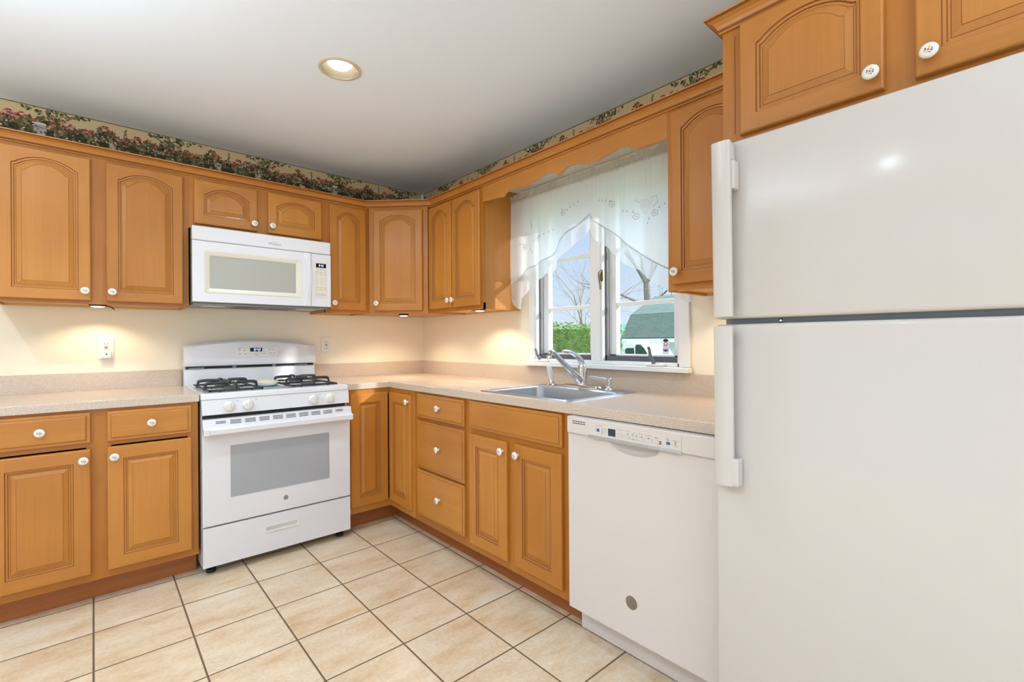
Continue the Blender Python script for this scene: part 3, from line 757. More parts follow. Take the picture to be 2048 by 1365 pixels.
# ribbed light panel behind the valance
r = thing('light_panel', (-0.16, -1.82, 2.126), 'white ribbed light panel behind the wooden valance above the curtains', 'light panel')
bm = bmesh.new()
k = 110
for i in range(k):
    y = -1.216 - (1.21 * i) / k
    extrude_poly(bm, [(-0.270, y, 2.130), (-0.270, y - 0.0055, 2.124), (-0.270, y - 0.011, 2.130), (-0.270, y - 0.0055, 2.132)], (0.252, 0, 0)) if False else None
    box(bm, -0.270, -0.018, y - 0.0085, y - 0.001, 2.1245, 2.1295)
box(bm, -0.270, -0.018, -2.427, -1.2145, 2.1295, 2.132)
mesh('ribbed_lens', bm, 'acrylic_white', r)
for ya_, yb_ in ((-1.2140, -1.211), (-2.430, -2.4275)): mesh('edge_rail', newbox(-0.286, 0.008, ya_, yb_, 2.114, 2.134), 'white_paint', r)

# ================================================================== COUNTERTOPS AND SINK
CT0, CT1 = 0.8772, 0.9140
def counter_edges(bm, test):
    es = [e for e in bm.edges if all(test(v.co) for v in e.verts)]
    bmesh.ops.bevel(bm, geom=es, offset=0.004, segments=2, profile=0.5, affect='EDGES')
r = thing('countertop', (-0.3, -1.2, CT0), 'L shaped speckled beige laminate countertop with the sink, around the corner to the refrigerator', 'countertop', 'laminate countertops')
bm = cellsolid([-0.9035, -0.635, -0.560, -0.080, 0.0115], [-2.797, -2.110, -1.530, -0.635, 0.0115],
               lambda x, y: (y > -0.635 or x > -0.635) and not (-0.560 < x < -0.080 and -2.110 < y < -1.530), CT0, CT1)
counter_edges(bm, lambda c: abs(c.z - CT1) < 1e-5 and ((abs(c.x + 0.635) < 1e-5 and c.y < -0.63) or (abs(c.y + 0.635) < 1e-5 and c.x < -0.63)))
mesh('slab', bm, 'laminate', r)
bm = cellsolid([-0.9035, -0.003, 0.0115], [-2.797, -0.003, 0.0115], lambda x, y: y > -0.003 or x > -0.003, CT1 + 0.0002, 1.0115)
mesh('backsplash', bm, 'laminate', r)
r = thing('countertop', (-2.05, -0.3, CT0), 'short speckled beige laminate countertop left of the range', 'countertop', 'laminate countertops')
bm = cellsolid([-2.440, -1.6655], [-0.635, 0.0115], lambda x, y: True, CT0, CT1)
counter_edges(bm, lambda c: abs(c.z - CT1) < 1e-5 and abs(c.y + 0.635) < 1e-5)
mesh('slab', bm, 'laminate', r)
mesh('backsplash', newbox(-2.440, -1.6655, -0.003, 0.0115, CT1 + 0.0002, 1.0115), 'laminate', r)

def rrect(x0, x1, y0, y1, rad, n=6):
    out = []
    for cx, cy, a0 in ((x1 - rad, y1 - rad, 0), (x0 + rad, y1 - rad, pi / 2), (x0 + rad, y0 + rad, pi), (x1 - rad, y0 + rad, 1.5 * pi)):
        for i in range(n + 1):
            A = a0 + (pi / 2) * i / n; out.append((cx + rad * cos(A), cy + rad * sin(A)))
    return out
def loft(bm, rings, mi=0, cap0=False, cap1=False):
    R = [[bm.verts.new(p) for p in ring] for ring in rings]
    for a, b_ in zip(R, R[1:]):
        n = len(a)
        for i in range(n): bm.faces.new((a[i], a[(i + 1) % n], b_[(i + 1) % n], b_[i])).material_index = mi
    if cap0: bm.faces.new(list(reversed(R[0]))).material_index = mi
    if cap1: bm.faces.new(R[-1]).material_index = mi
    return R
SX0, SX1, SY0, SY1 = -0.580, -0.064, -2.131, -1.510
BX = (-0.548, -0.170, -2.098, -1.543)
r = thing('sink', (-0.32, -1.82, CT1), 'stainless steel drop in sink under the window', 'sink')
bm = bmesh.new()
z3 = lambda pts, z: [(x, y, z) for x, y in pts]
loft(bm, [z3(rrect(SX0, SX1, SY0, SY1, 0.03), 0.9143), z3(rrect(SX0 + 0.004, SX1 - 0.004, SY0 + 0.004, SY1 - 0.004, 0.028), 0.9195),
          z3(rrect(SX0 + 0.010, SX1 - 0.010, SY0 + 0.010, SY1 - 0.010, 0.024), 0.9195), z3(rrect(SX0 + 0.016, SX1 - 0.016, SY0 + 0.016, SY1 - 0.016, 0.022), 0.9172),
          z3(rrect(BX[0] - 0.008, BX[1] + 0.008, BX[2] - 0.008, BX[3] + 0.008, 0.052), 0.9165), z3(rrect(BX[0], BX[1], BX[2], BX[3], 0.05), 0.910),
          z3(rrect(BX[0] + 0.012, BX[1] - 0.012, BX[2] + 0.012, BX[3] - 0.012, 0.055), 0.770), z3(rrect(BX[0] + 0.04, BX[1] - 0.04, BX[2] + 0.04, BX[3] - 0.04, 0.06), 0.742)], cap1=True)
bmesh.ops.recalc_face_normals(bm, faces=bm.faces[:])
for f in bm.faces: f.normal_flip()
o = mesh('bowl', bm, 'stainless', r, smooth=True)
bm = bmesh.new(); lathe(bm, [(0.045, 0), (0.045, 0.002), (0.030, 0.003), (0.028, 0.001)], 24, Matrix.Translation((-0.35, -1.82, 0.7425)))
mesh('drain', bm, 'chrome', r, smooth=True)

DZ = 0.9170
r = thing('faucet', (-0.115, -1.812, DZ), 'chrome single lever kitchen faucet with long slanted spout at the sink', 'faucet')
bm = bmesh.new()
loft(bm, [z3(rrect(-0.142, -0.088, -1.945, -1.680, 0.026), DZ + 0.0005), z3(rrect(-0.142, -0.088, -1.945, -1.680, 0.026), DZ + 0.010), z3(rrect(-0.137, -0.093, -1.938, -1.687, 0.021), DZ + 0.017),
          z3(rrect(-0.128, -0.102, -1.925, -1.700, 0.012), DZ + 0.019)], cap0=True, cap1=True)
mesh('base_plate', bm, 'chrome', r, smooth=True)
bm = bmesh.new(); lathe(bm, [(0.030, 0.017), (0.029, 0.03), (0.026, 0.045), (0.026, 0.072), (0.0245, 0.076), (0.0245, 0.110), (0.021, 0.122), (0.010, 0.128)], 24, Matrix.Translation((-0.112, -1.812, DZ)))
mesh('body', bm, 'chrome', r, smooth=True)
bm = bmesh.new()
sp = bez([(-0.118, -1.812, 0.950), (-0.190, -1.811, 1.005), (-0.270, -1.809, 1.066), (-0.322, -1.808, 1.106), (-0.345, -1.807, 1.112), (-0.358, -1.807, 1.098)], 6)
tube(bm, sp, [0.021 - 0.008 * min(1, i / 12) for i in range(len(sp))], 14)
mesh('spout', bm, 'chrome', r, smooth=True)
bm = bmesh.new(); lathe(bm, [(0.0135, 0), (0.0145, 0.004), (0.0145, 0.016), (0.011, 0.018)], 16, Matrix.Translation((-0.358, -1.807, 1.079)))
mesh('aerator', bm, 'chrome', r, smooth=True)
bm = bmesh.new(); lv = bez([(-0.112, -1.812, 1.038), (-0.120, -1.812, 1.062), (-0.160, -1.811, 1.092), (-0.215, -1.810, 1.112), (-0.262, -1.809, 1.116)], 6)
tube(bm, lv, [0.017 - 0.009 * i / (len(lv) - 1) for i in range(len(lv))], 12)
mesh('lever', bm, 'chrome', r, smooth=True)
r = thing('side_sprayer', (-0.115, -1.588, DZ), 'white side sprayer standing in a chrome collar left of the faucet', 'sprayer')
bm = bmesh.new(); lathe(bm, [(0.026, 0.0005), (0.026, 0.004), (0.016, 0.010), (0.0145, 0.026), (0.012, 0.030)], 20, Matrix.Translation((-0.115, -1.588, DZ)))
mesh('collar', bm, 'chrome', r, smooth=True)
bm = bmesh.new(); tube(bm, bez([(-0.115, -1.588, DZ + 0.028), (-0.118, -1.586, DZ + 0.065), (-0.126, -1.582, DZ + 0.100), (-0.134, -1.578, DZ + 0.112)], 5), [0.0115, 0.012, 0.0125, 0.013, 0.0135, 0.014, 0.0145, 0.0145, 0.014, 0.0135, 0.013, 0.0125, 0.012, 0.011, 0.010, 0.008], 14)
mesh('spray_head', bm, 'plastic_white', r, smooth=True)
r = thing('soap_dispenser', (-0.110, -1.985, DZ), 'chrome soap dispenser with a thin pump spout right of the faucet', 'soap dispenser')
bm = bmesh.new(); lathe(bm, [(0.024, 0.0005), (0.024, 0.004), (0.015, 0.010), (0.014, 0.022), (0.010, 0.024), (0.010, 0.036), (0.014, 0.038), (0.0145, 0.058), (0.012, 0.061)], 20, Matrix.Translation((-0.110, -1.985, DZ)))
mesh('pump', bm, 'chrome', r, smooth=True)
bm = bmesh.new(); tube(bm, [(-0.110, -1.985, DZ + 0.052), (-0.150, -1.950, DZ + 0.062), (-0.185, -1.920, DZ + 0.070)], [0.0065, 0.0055, 0.005], 10)
mesh('nozzle', bm, 'chrome', r, smooth=True)

# ================================================================== RANGE
r = thing('range', (-1.285, -0.34, 0), 'white freestanding gas range between the base cabinets', 'range')
RX0, RX1 = -1.6610, -0.9085
bm = bmesh.new(); box(bm, RX0 + 0.003, RX1 - 0.003, -0.630, -0.060, 0.040, 0.880)
mesh('body', bm, 'enamel_satin', r)
bm = bmesh.new()
rings = []
for ins, z in ((0.0, 0.884), (0.0, 0.905), (0.006, 0.9145), (0.030, 0.9145), (0.040, 0.9105)):
    rings.append(z3(rrect(RX0 + ins, RX1 - ins, -0.660 + ins, -0.075 - ins * 0.3, 0.012), z))
loft(bm, rings, cap0=True, cap1=True)
mesh('cooktop', bm, 'enamel', r, smooth=True)
# back guard
bm = bmesh.new()
def bgprof(s):
    zt = 1.153 + 0.033 * (1 - s * s)
    return [(-0.030, 0.890), (-0.072, 0.890), (-0.072, 1.0125), (-0.050, 1.0135), (-0.050, 1.028), (-0.094, 1.030), (-0.100, 1.040), (-0.098, 1.075), (-0.084, zt - 0.012), (-0.070, zt), (-0.030, zt)]
rings = []
nb = 24
for i in range(nb + 1):
    s = -1 + 2 * i / nb; x = RX0 + (RX1 - RX0) * i / nb
    ps = bgprof(s)
    if i in (0, nb): ps = [(y if y > -0.06 else y + 0.004, z) for y, z in ps]
    rings.append([(x, y, z) for y, z in ps])
R = loft(bm, rings, cap0=True, cap1=True); bmesh.ops.recalc_face_normals(bm, faces=bm.faces[:])
bg = mesh('backguard', bm, 'enamel', r, smooth=True)
bm = bmesh.new(); box(bm, RX0 + 0.010, RX1 - 0.010, -0.0735, -0.0505, 1.0138, 1.0275)
mesh('vent_slot', bm, 'dark', bg)
bm = bmesh.new()
bm.free()
for xx in (-1.40, -1.17): mesh('vent_clip', newbox(xx - 0.010, xx + 0.010, -0.076, -0.074, 1.0140, 1.0272), 'steel_grey', bg)
for xx in (-1.600, -1.000): mesh('vent_clip', newbox(xx - 0.040, xx + 0.040, -0.0755, -0.074, 1.0155, 1.022), 'steel_grey', bg)
# tilted control display: follows the face of the back guard
Mp = Matrix.Translation((-1.275, -0.0965, 1.075)) @ Matrix.Rotation(-0.19, 4, 'X')
Mp = Mp @ Matrix(((1, 0, 0, 0), (0, 0, -1, 0), (0, 1, 0, 0), (0, 0, 0, 1)))    # local u = +x, v = up, n = towards the room
pnl = mesh('display_panel', newbox(-0.126, 0.126, 0.002, 0.070, 0.0002, 0.0042, 0, 0.0012), 'plastic_white', bg, Mp)
mesh('display_screen', newbox(-0.040, 0.030, 0.038, 0.062, 0.0043, 0.0055), 'lcd', pnl, Mp)
def sevenseg(bm, s, h, z, mi=0, sl=0.12):
    """digit strokes, s like '9:42', centred at local origin"""
    SEG = {'9': 'abcdfg', '4': 'bcfg', '2': 'abged'}; w = h * 0.52; th = h * 0.13; adv = h * 0.74
    tot = sum(adv if ch != ':' else h * 0.3 for ch in s); x = -tot / 2
    def bar(x0, x1, y0, y1):
        pts = [(x0 + sl * y0, y0, z), (x1 + sl * y0, y0, z), (x1 + sl * y1, y1, z), (x0 + sl * y1, y1, z)]
        extrude_poly(bm, pts, (0, 0, 0.0004), mi)
    for ch in s:
        if ch == ':':
            for yy in (-0.22 * h, 0.16 * h): bar(x, x + th, yy, yy + th)
            x += h * 0.3; continue
        c = {'a': (0, w, h / 2 - th, h / 2), 'd': (0, w, -h / 2, -h / 2 + th), 'g': (0, w, -th / 2, th / 2), 'f': (0, th, 0, h / 2), 'e': (0, th, -h / 2, 0), 'b': (w - th, w, 0, h / 2), 'c': (w - th, w, -h / 2, 0)}
        for k in SEG[ch]: bar(x + c[k][0], x + c[k][1], c[k][2], c[k][3])
        x += adv
bm = bmesh.new(); sevenseg(bm, '9:42', 0.0165, 0.0057)
mesh('clock_digits', bm, 'digits', pnl, Mp @ Matrix.Translation((0.003, 0.050, 0)))
bm = bmesh.new()
for u, v in ((-0.100, 0.056), (-0.100, 0.048), (-0.070, 0.046), (-0.098, 0.024), (-0.066, 0.024), (-0.006, 0.020), (0.042, 0.024), (0.076, 0.049), (0.098, 0.049), (0.080, 0.026), (0.102, 0.026)):
    box(bm, u - 0.007, u + 0.007, v - 0.0022, v + 0.0022, 0.0043, 0.0046)
for u, v, w in ((-0.092, 0.063, 0.016), (0.088, 0.0645, 0.013), (0.088, 0.0125, 0.016), (0.002, 0.012, 0.010)): box(bm, u - w, u + w, v - 0.0010, v + 0.0010, 0.0043, 0.0046)
mesh('panel_lettering', bm, 'ink_light', pnl, Mp)
# front control panel and knobs
bm = bmesh.new(); extrude_poly(bm, [(RX0 + 0.002, -0.630, 0.882), (RX0 + 0.002, -0.657, 0.8825), (RX0 + 0.002, -0.667, 0.806), (RX0 + 0.002, -0.630, 0.803)], (RX1 - RX0 - 0.004, 0, 0))
cp = mesh('control_panel', bm, 'enamel', r)
tilt = Matrix.Rotation(0.13, 4, 'X') @ Matrix(((1, 0, 0, 0), (0, 0, -1, 0), (0, 1, 0, 0), (0, 0, 0, 1)))
for x in (-1.541, -1.455, -1.120, -1.026):
    Mk = Matrix.Translation((x, -0.6625, 0.8445)) @ tilt
    bm = bmesh.new(); lathe(bm, [(0.0265, 0.0), (0.0262, 0.006), (0.0235, 0.010), (0.0215, 0.0205), (0.019, 0.0235), (0.010, 0.0245)], 28, Mk)
    k = bmesh.new(); box(k, -0.0055, 0.0055, -0.0205, 0.0205, 0.020, 0.0315, 0, 0.003); bmesh.ops.transform(k, matrix=Mk @ Matrix.Rotation(0.25, 4, 'Z'), verts=k.verts)
    tmp = bpy.data.meshes.new('t'); k.to_mesh(tmp); k.free(); bm.from_mesh(tmp); bpy.data.meshes.remove(tmp)
    mesh('knob', bm, 'plastic_white', r, smooth=True)
for x in (-1.500, -1.414, -1.079, -0.985):
    Mk = Matrix.Translation((x, -0.6588, 0.868)) @ tilt
    bm = bmesh.new(); lathe(bm, [(0.0022, 0.0002), (0.0022, 0.0006)], 10, Mk); mesh('burner_mark', bm, 'ink_dark', cp)
mesh('gap_shade', newbox(RX0 + 0.008, RX1 - 0.016, -0.640, -0.6305, 0.780, 0.8025), 'dark', r)  # dark strip standing in for the shade between panel and oven door
# oven door, handle band with vent slots
dr = mesh('oven_door', newbox(RX0 + 0.001, RX1 - 0.001, -0.678, -0.632, 0.2495, 0.7855, 0, 0.004), 'enamel', r)
mesh('oven_window', newbox(-1.538, -1.035, -0.6795, -0.6782, 0.379, 0.644, 0, 0.0004), 'oven_glass', dr)
bm = bmesh.new()
hp = [(-0.6784, 0.7855), (-0.690, 0.7855), (-0.7000, 0.748), (-0.7210, 0.743), (-0.7250, 0.738), (-0.7250, 0.716), (-0.7210, 0.7115), (-0.712, 0.7115), (-0.705, 0.722), (-0.6784, 0.726)]
extrude_poly(bm, [(RX0 + 0.001, y, z) for y, z in hp], (RX1 - RX0 - 0.002, 0, 0))
hd = mesh('handle', bm, 'enamel', dr)
for xx in (RX0 + 0.002, RX1 - 0.028): mesh('handle_end', newbox(xx, xx + 0.026, -0.727, -0.6784, 0.7095, 0.742, 0, 0.004), 'enamel', dr)
bm = bmesh.new()
sl = Matrix.Translation((0, -0.690, 0.7855)) @ Matrix.Rotation(math.atan2(0.010, 0.0375), 4, 'X').inverted()
for g in range(10):
    xc = RX0 + 0.078 + g * 0.0668
    rows = (0.0105, 0.0180, 0.0255) if 0 < g < 9 else (0.0120, 0.0195)
    for d in rows:
        y = -0.690 - 0.010 * d / 0.0375; z = 0.7855 - d
        w = 0.025 if 0 < g < 9 else 0.022
        box(bm, xc - w, xc + w, y - 0.0014, y + 0.003, z - 0.0014, z + 0.0014)
mesh('vent_slots', bm, 'slot', hd)
def badge(name, parent, M_, rad, a='badge', b_='ink_light'):
    bm = bmesh.new()
    lathe(bm, [(rad, 0), (rad, 0.0008), (rad * 0.93, 0.0011)], 28, M_, 0); lathe(bm, [(rad * 0.86, 0.0010), (rad * 0.86, 0.0013), (rad * 0.76, 0.0013), (rad * 0.76, 0.0010)], 28, M_, 1, cap=False)
    o = mesh(name, bm, [a, b_], parent)
    c = bpy.data.curves.new('logo_lettering', 'FONT'); c.body = 'GE'; c.size = rad * 0.95; c.extrude = 0.0001; c.align_x = 'CENTER'; c.align_y = 'CENTER'; c.materials.append(MATS[b_])
    font_mesh('logo_lettering', c, o, M_ @ Matrix.Translation((0, 0, 0.0013)))
LW = Matrix(((1, 0, 0, 0), (0, 0, -1, 0), (0, 1, 0, 0), (0, 0, 0, 1)))          # local frame of faces looking to -y
RWm = Matrix(((0, 0, -1, 0), (-1, 0, 0, 0), (0, 1, 0, 0), (0, 0, 0, 1)))         # faces looking to -x
badge('logo', dr, Matrix.Translation((-1.273, -0.6783, 0.318)) @ LW, 0.0125)
# storage drawer with recessed grip
bm = cellsolid([RX0 + 0.002, -1.374, -1.212, RX1 - 0.002], [0.046, 0.154, 0.184, 0.2425], lambda x, z: not (-1.374 < x < -1.212 and 0.154 < z < 0.184), 0, 0.044)
bmesh.ops.transform(bm, matrix=Matrix(((1, 0, 0, 0), (0, 0, 1, -0.676), (0, 1, 0, 0), (0, 0, 0, 1))), verts=bm.verts); bmesh.ops.recalc_face_normals(bm, faces=bm.faces[:])
sd = mesh('drawer', bm, 'enamel', r)
bm = bmesh.new(); loft(bm, [[(x, -0.6765, z) for x, z in rrect(-1.378, -1.208, 0.150, 0.188, 0.004, 2)], [(x, -0.679, z) for x, z in rrect(-1.378, -1.208, 0.150, 0.188, 0.004, 2)],
     [(x, -0.679, z) for x, z in rrect(-1.371, -1.215, 0.157, 0.181, 0.003, 2)], [(x, -0.662, z) for x, z in rrect(-1.370, -1.216, 0.158, 0.180, 0.003, 2)]], cap1=True)
bmesh.ops.recalc_face_normals(bm, faces=bm.faces[:])
mesh('drawer_grip', bm, 'plastic_white', sd)
for x in (RX0 + 0.045, RX1 - 0.045):
    for y in (-0.615, -0.12):
        bm = bmesh.new(); lathe(bm, [(0.022, 0.0005), (0.022, 0.018), (0.010, 0.020), (0.010, 0.041)], 16, Matrix.Translation((x, y, 0)))
        mesh('foot', bm, 'dark', r)
# burners and grates
for gx in (-1.495, -1.090):
    bm = bmesh.new(); hw, zt, zb, y0, y1 = 0.122, 0.952, 0.918, -0.605, -0.135; R_ = 0.0058
    yc = 0.5 * (y0 + y1)
    def bar(a, b_, rr=R_): tube(bm, [a, b_], rr, 8)
    for s in (-1, 1):
        tube(bm, bez([(gx + s * hw, y0, zb + 0.004), (gx + s * hw, y0 + 0.02, zb + 0.004), (gx + s * hw, y1 - 0.02, zb + 0.004), (gx + s * hw, y1, zb + 0.004)], 3), 0.0058, 8)
    for y in (y0, yc, y1): bar((gx - hw, y, zb + 0.004), (gx + hw, y, zb + 0.004), 0.0058)
    for cy in (0.5 * (y0 + yc), 0.5 * (yc + y1)):
        for s in (-1, 1):
            tube(bm, bez([(gx + s * (hw + 0.004), cy, zb - 0.003), (gx + s * hw, cy, zt - 0.010), (gx + s * (hw - 0.012), cy, zt), (gx + s * 0.060, cy, zt + 0.002), (gx + s * 0.026, cy, zt)], 4), [0.006] * 5 + [0.0085] * 12, 8)
            ye = cy + s * 0.5 * (yc - y0)
            tube(bm, bez([(gx, ye, zb - 0.003), (gx, ye - s * 0.003, zt - 0.010), (gx, ye - s * 0.014, zt), (gx, cy + s * 0.055, zt + 0.002), (gx, cy + s * 0.026, zt)], 4), [0.006] * 5 + [0.0085] * 12, 8)
            for q in (-1, 1):
                bar((gx + q * 0.075, ye if s * (ye - yc) > 0.05 else ye, zb + 0.004), (gx + q * 0.075, ye, zb - 0.004))
    mesh('grate', bm, 'cast_iron', r, smooth=True)
    for cy in (0.5 * (y0 + yc), 0.5 * (yc + y1)):
        bm = bmesh.new(); lathe(bm, [(0.055, 0.9106), (0.050, 0.914), (0.040, 0.915), (0.040, 0.924), (0.034, 0.929), (0.010, 0.930)], 24, Matrix.Translation((gx, cy, 0)))
        mesh('burner', bm, 'burner', r, smooth=True)
# dish on the cooktop
bm = bmesh.new()
def el(a, b_, z, n=32): return [(-1.288 + a * cos(2 * pi * i / n), -0.335 + b_ * sin(2 * pi * i / n), z) for i in range(n)]
loft(bm, [el(0.045, 0.085, 0.9112), el(0.050, 0.092, 0.9115), el(0.060, 0.106, 0.922)], 1, cap0=True)
loft(bm, [el(0.060, 0.106, 0.922), el(0.070, 0.118, 0.936), el(0.068, 0.115, 0.9385)], 2)
loft(bm, [el(0.068, 0.115, 0.9385), el(0.062, 0.108, 0.930), el(0.048, 0.088, 0.9155)], 0, cap1=True)
for i in range(26):
    A = 2 * pi * i / 26; q = 0.066; tube(bm, [(-1.288 + 0.0655 * cos(A), -0.335 + 0.112 * sin(A), 0.9362), (-1.288 + 0.0655 * cos(A), -0.335 + 0.112 * sin(A), 0.9372)], 0.0018, 5, 3)
o = mesh('spoon_rest', bm, ['dish_yellow', 'dish_teal', 'ceramic', 'dec_green'], None, None, smooth=True)
tag(o, 'oval pale yellow dish with a teal base on the range between the grates', 'dish')

# ================================================================== MICROWAVE
r = thing('microwave', (-1.2875, -0.2, 1.39), 'white over the range microwave hanging under the short wall cabinet', 'microwave')
MX0, MX1 = -1.6615, -0.9165
bm = bmesh.new(); box(bm, MX0 + 0.006, MX1 - 0.004, -0.372, -0.004, 1.388, 1.8080)
mesh('body', bm, 'chassis_grey', r)
mesh('vent_panel', newbox(MX0, MX1, -0.405, -0.3725, 1.7305, 1.8085, 0, 0.006), 'enamel', r)
bm = bmesh.new()
dx1 = -1.0405
# door slab with window opening
bm = cellsolid([MX0 + 0.001, -1.602, -1.098, dx1], [1.3955, 1.449, 1.674, 1.7275], lambda x, z: not (-1.602 < x < -1.098 and 1.449 < z < 1.674), 0, 0.033)
bmesh.ops.transform(bm, matrix=Matrix(((1, 0, 0, 0), (0, 0, 1, -0.4055), (0, 1, 0, 0), (0, 0, 0, 1))), verts=bm.verts); bmesh.ops.recalc_face_normals(bm, faces=bm.faces[:])
dr = mesh('door', bm, 'enamel', r)
bm = bmesh.new()
xz = lambda pts, y: [(x, y, z) for x, z in pts]
loft(bm, [xz(rrect(-1.606, -1.094, 1.445, 1.678, 0.014), -0.4058), xz(rrect(-1.604, -1.096, 1.447, 1.676, 0.013), -0.4078), xz(rrect(-1.598, -1.102, 1.453, 1.670, 0.011), -0.4078), xz(rrect(-1.579, -1.128, 1.471, 1.652, 0.006), -0.3990), xz(rrect(-1.579, -1.128, 1.471, 1.652, 0.006), -0.3960)])
bmesh.ops.recalc_face_normals(bm, faces=bm.faces[:])
mesh('window_frame', bm, 'plastic_beige', dr, smooth=True, label='beige window surround')
mesh('window_pane', newbox(-1.590, -1.116, -0.3965, -0.3935, 1.460, 1.662), 'mw_glass', dr)
bm = bmesh.new(); rings = []
for i in range(21):
    z = 1.397 + (1.7270 - 1.397) * i / 20; s = 1 - ((i - 10) / 10.0) ** 2; w0 = -1.080 + 0.004 * (1 - s) - 0.000; d = 0.004 + 0.022 * s
    xl_ = -1.086 + 0.018 * s
    rings.append([(-1.046, -0.4056, z), (-1.046, -0.4056 - d * 0.9, z), (-1.052, -0.4056 - d, z), (xl_ + 0.006, -0.4056 - d, z), (xl_, -0.4056 - d * 0.55, z), (xl_ - 0.004, -0.4056, z)])
loft(bm, rings, cap0=True, cap1=True); bmesh.ops.recalc_face_normals(bm, faces=bm.faces[:])
mesh('handle', bm, 'enamel', dr, smooth=True)
cpn = mesh('control_panel', newbox(-1.0385, MX1, -0.4055, -0.3725, 1.3955, 1.7275, 0, 0.003), 'enamel', r)
mesh('keypad', newbox(-1.016, -0.942, -0.4070, -0.4056, 1.448, 1.679, 0, 0.0005), 'plastic_beige', cpn, label='beige keypad')
mesh('display_screen', newbox(-1.010, -0.948, -0.4078, -0.4071, 1.642, 1.668), 'lcd', cpn)
bm = bmesh.new(); sevenseg(bm, '9:42', 0.0125, 0)
mesh('clock_digits', bm, 'digits', cpn, Matrix.Translation((-0.977, -0.4079, 1.655)) @ LW)
bm = bmesh.new()
for v, n_ in ((1.628, 3), (1.613, 3), (1.599, 3), (1.576, 3), (1.564, 3), (1.552, 3), (1.540, 3), (1.516, 3), (1.503, 3)):
    for i in range(n_):
        u = -1.003 + i * 0.024; w = 0.0062 if v > 1.59 or v < 1.52 else 0.0026
        box(bm, u - w, u + w, -0.4075, -0.4071, v - 0.0016, v + 0.0016)
box(bm, -1.012, -0.946, -0.4075, -0.4071, 1.478, 1.479); 
for i in range(8): box(bm, -1.010 + i * 0.0082, -1.0045 + i * 0.0082, -0.4075, -0.4071, 1.467, 1.472)
mesh('panel_lettering', bm, 'ink_light', cpn)
text('logo_lettering', 'Whirlpool', 0.0165, r, Matrix.Translation((-1.250, -0.4052, 1.756)) @ LW, 'ink')
bm = bmesh.new(); tube(bm, bez([(-1.276, -0.4053, 1.760), (-1.260, -0.4053, 1.768), (-1.238, -0.4053, 1.767), (-1.228, -0.4053, 1.761)], 8), 0.0007, 6)
mesh('logo_swoosh', bm, 'ink', r)
bm = bmesh.new(); box(bm, MX0 + 0.01, MX1 - 0.01, -0.370, -0.02, 1.3835, 1.3878)
un = mesh('underside', bm, 'steel_grey', r)
for x in (-1.545, -1.030): mesh('lamp_lens', newbox(x - 0.055, x + 0.055, -0.30, -0.23, 1.3805, 1.3832, 0, 0.001), 'plastic_beige', un)
for x0_ in (-1.43, -1.25):
    bm = bmesh.new()
    for i in range(10): box(bm, x0_, x0_ + 0.15, -0.31 + i * 0.022, -0.298 + i * 0.022, 1.3812, 1.3833)
    mesh('grease_filter', bm, 'chassis_grey', un)

# ================================================================== DISHWASHER
r = thing('dishwasher', (-0.35, -2.493, 0), 'white built in dishwasher between the sink cabinet and the refrigerator', 'dishwasher')
DY0, DY1 = -2.7900, -2.1950
bm = newbox(-0.6, -0.03, DY0 + 0.004, DY1 - 0.004, 0.122, 0.868); box(bm, -0.555, -0.05, DY0 + 0.01, DY1 - 0.01, 0.012, 0.1215); mesh('body', bm, 'chassis_grey', r)
yc, zc = -2.497, 0.806
bm = bmesh.new(); ny, nz = 84, 90
def dwx(y, z):
    q = ((y - yc) / 0.098) ** 2 + (max(0.0, zc - z) / 0.040) ** 2
    return 0.030 * max(0.0, 1 - q) ** 0.55 if q < 1 else 0.0
G = []
for j in range(nz + 1):
    z = 0.1205 + (0.7 - 0.1205) * j / 30 if j <= 30 else 0.7 + (0.8065 - 0.7) * (j - 30) / 60
    G.append([bm.verts.new((-0.655 + dwx(DY1 + (DY0 - DY1) * i / ny, z), DY1 + (DY0 - DY1) * i / ny, z)) for i in range(ny + 1)])
for j in range(nz):
    for i in range(ny): bm.faces.new((G[j][i], G[j][i + 1], G[j + 1][i + 1], G[j + 1][i]))
bk = [[bm.verts.new((-0.602, DY1 + (DY0 - DY1) * i / ny, z)) for i in range(ny + 1)] for z in (0.1205, 0.8065)]
for i in range(ny):
    bm.faces.new((bk[0][i + 1], bk[0][i], bk[1][i], bk[1][i + 1])); bm.faces.new((G[0][i + 1], G[0][i], bk[0][i], bk[0][i + 1])); bm.faces.new((G[-1][i], G[-1][i + 1], bk[1][i + 1], bk[1][i]))
bm.faces.new([G[j][0] for j in range(nz + 1)] + [bk[1][0], bk[0][0]]); bm.faces.new([G[j][ny] for j in range(nz, -1, -1)] + [bk[0][ny], bk[1][ny]])
bmesh.ops.recalc_face_normals(bm, faces=bm.faces[:])
door = mesh('door', bm, 'enamel_satin', r, smooth=True)
cs = mesh('control_strip', newbox(-0.664, -0.602, DY0, DY1, 0.8085, 0.8740, 0, 0.004), 'enamel_satin', r)
mesh('control_insert', newbox(-0.6655, -0.6641, -2.680, -2.308, 0.8150, 0.8630, 0, 0.0005), 'enamel_satin', cs)
mesh('silver_strip', newbox(-0.668, -0.6645, -2.680, -2.306, 0.8055, 0.8140, 0, 0.001), 'silver_strip', cs, label='shiny silver trim strip')
bm = bmesh.new()
for v in (0.8575, 0.8495):
    for i in range(5): box(bm, -0.6650, -0.6635, -2.2255 - i * 0.0130 - 0.010, -2.2255 - i * 0.0130, v - 0.0014, v + 0.0014)
mesh('vent_slots', bm, 'dark', cs)
def onpanel(bm, y0, y1, z0, z1): box(bm, -0.6662, -0.6656, min(y0, y1), max(y0, y1), z0, z1)
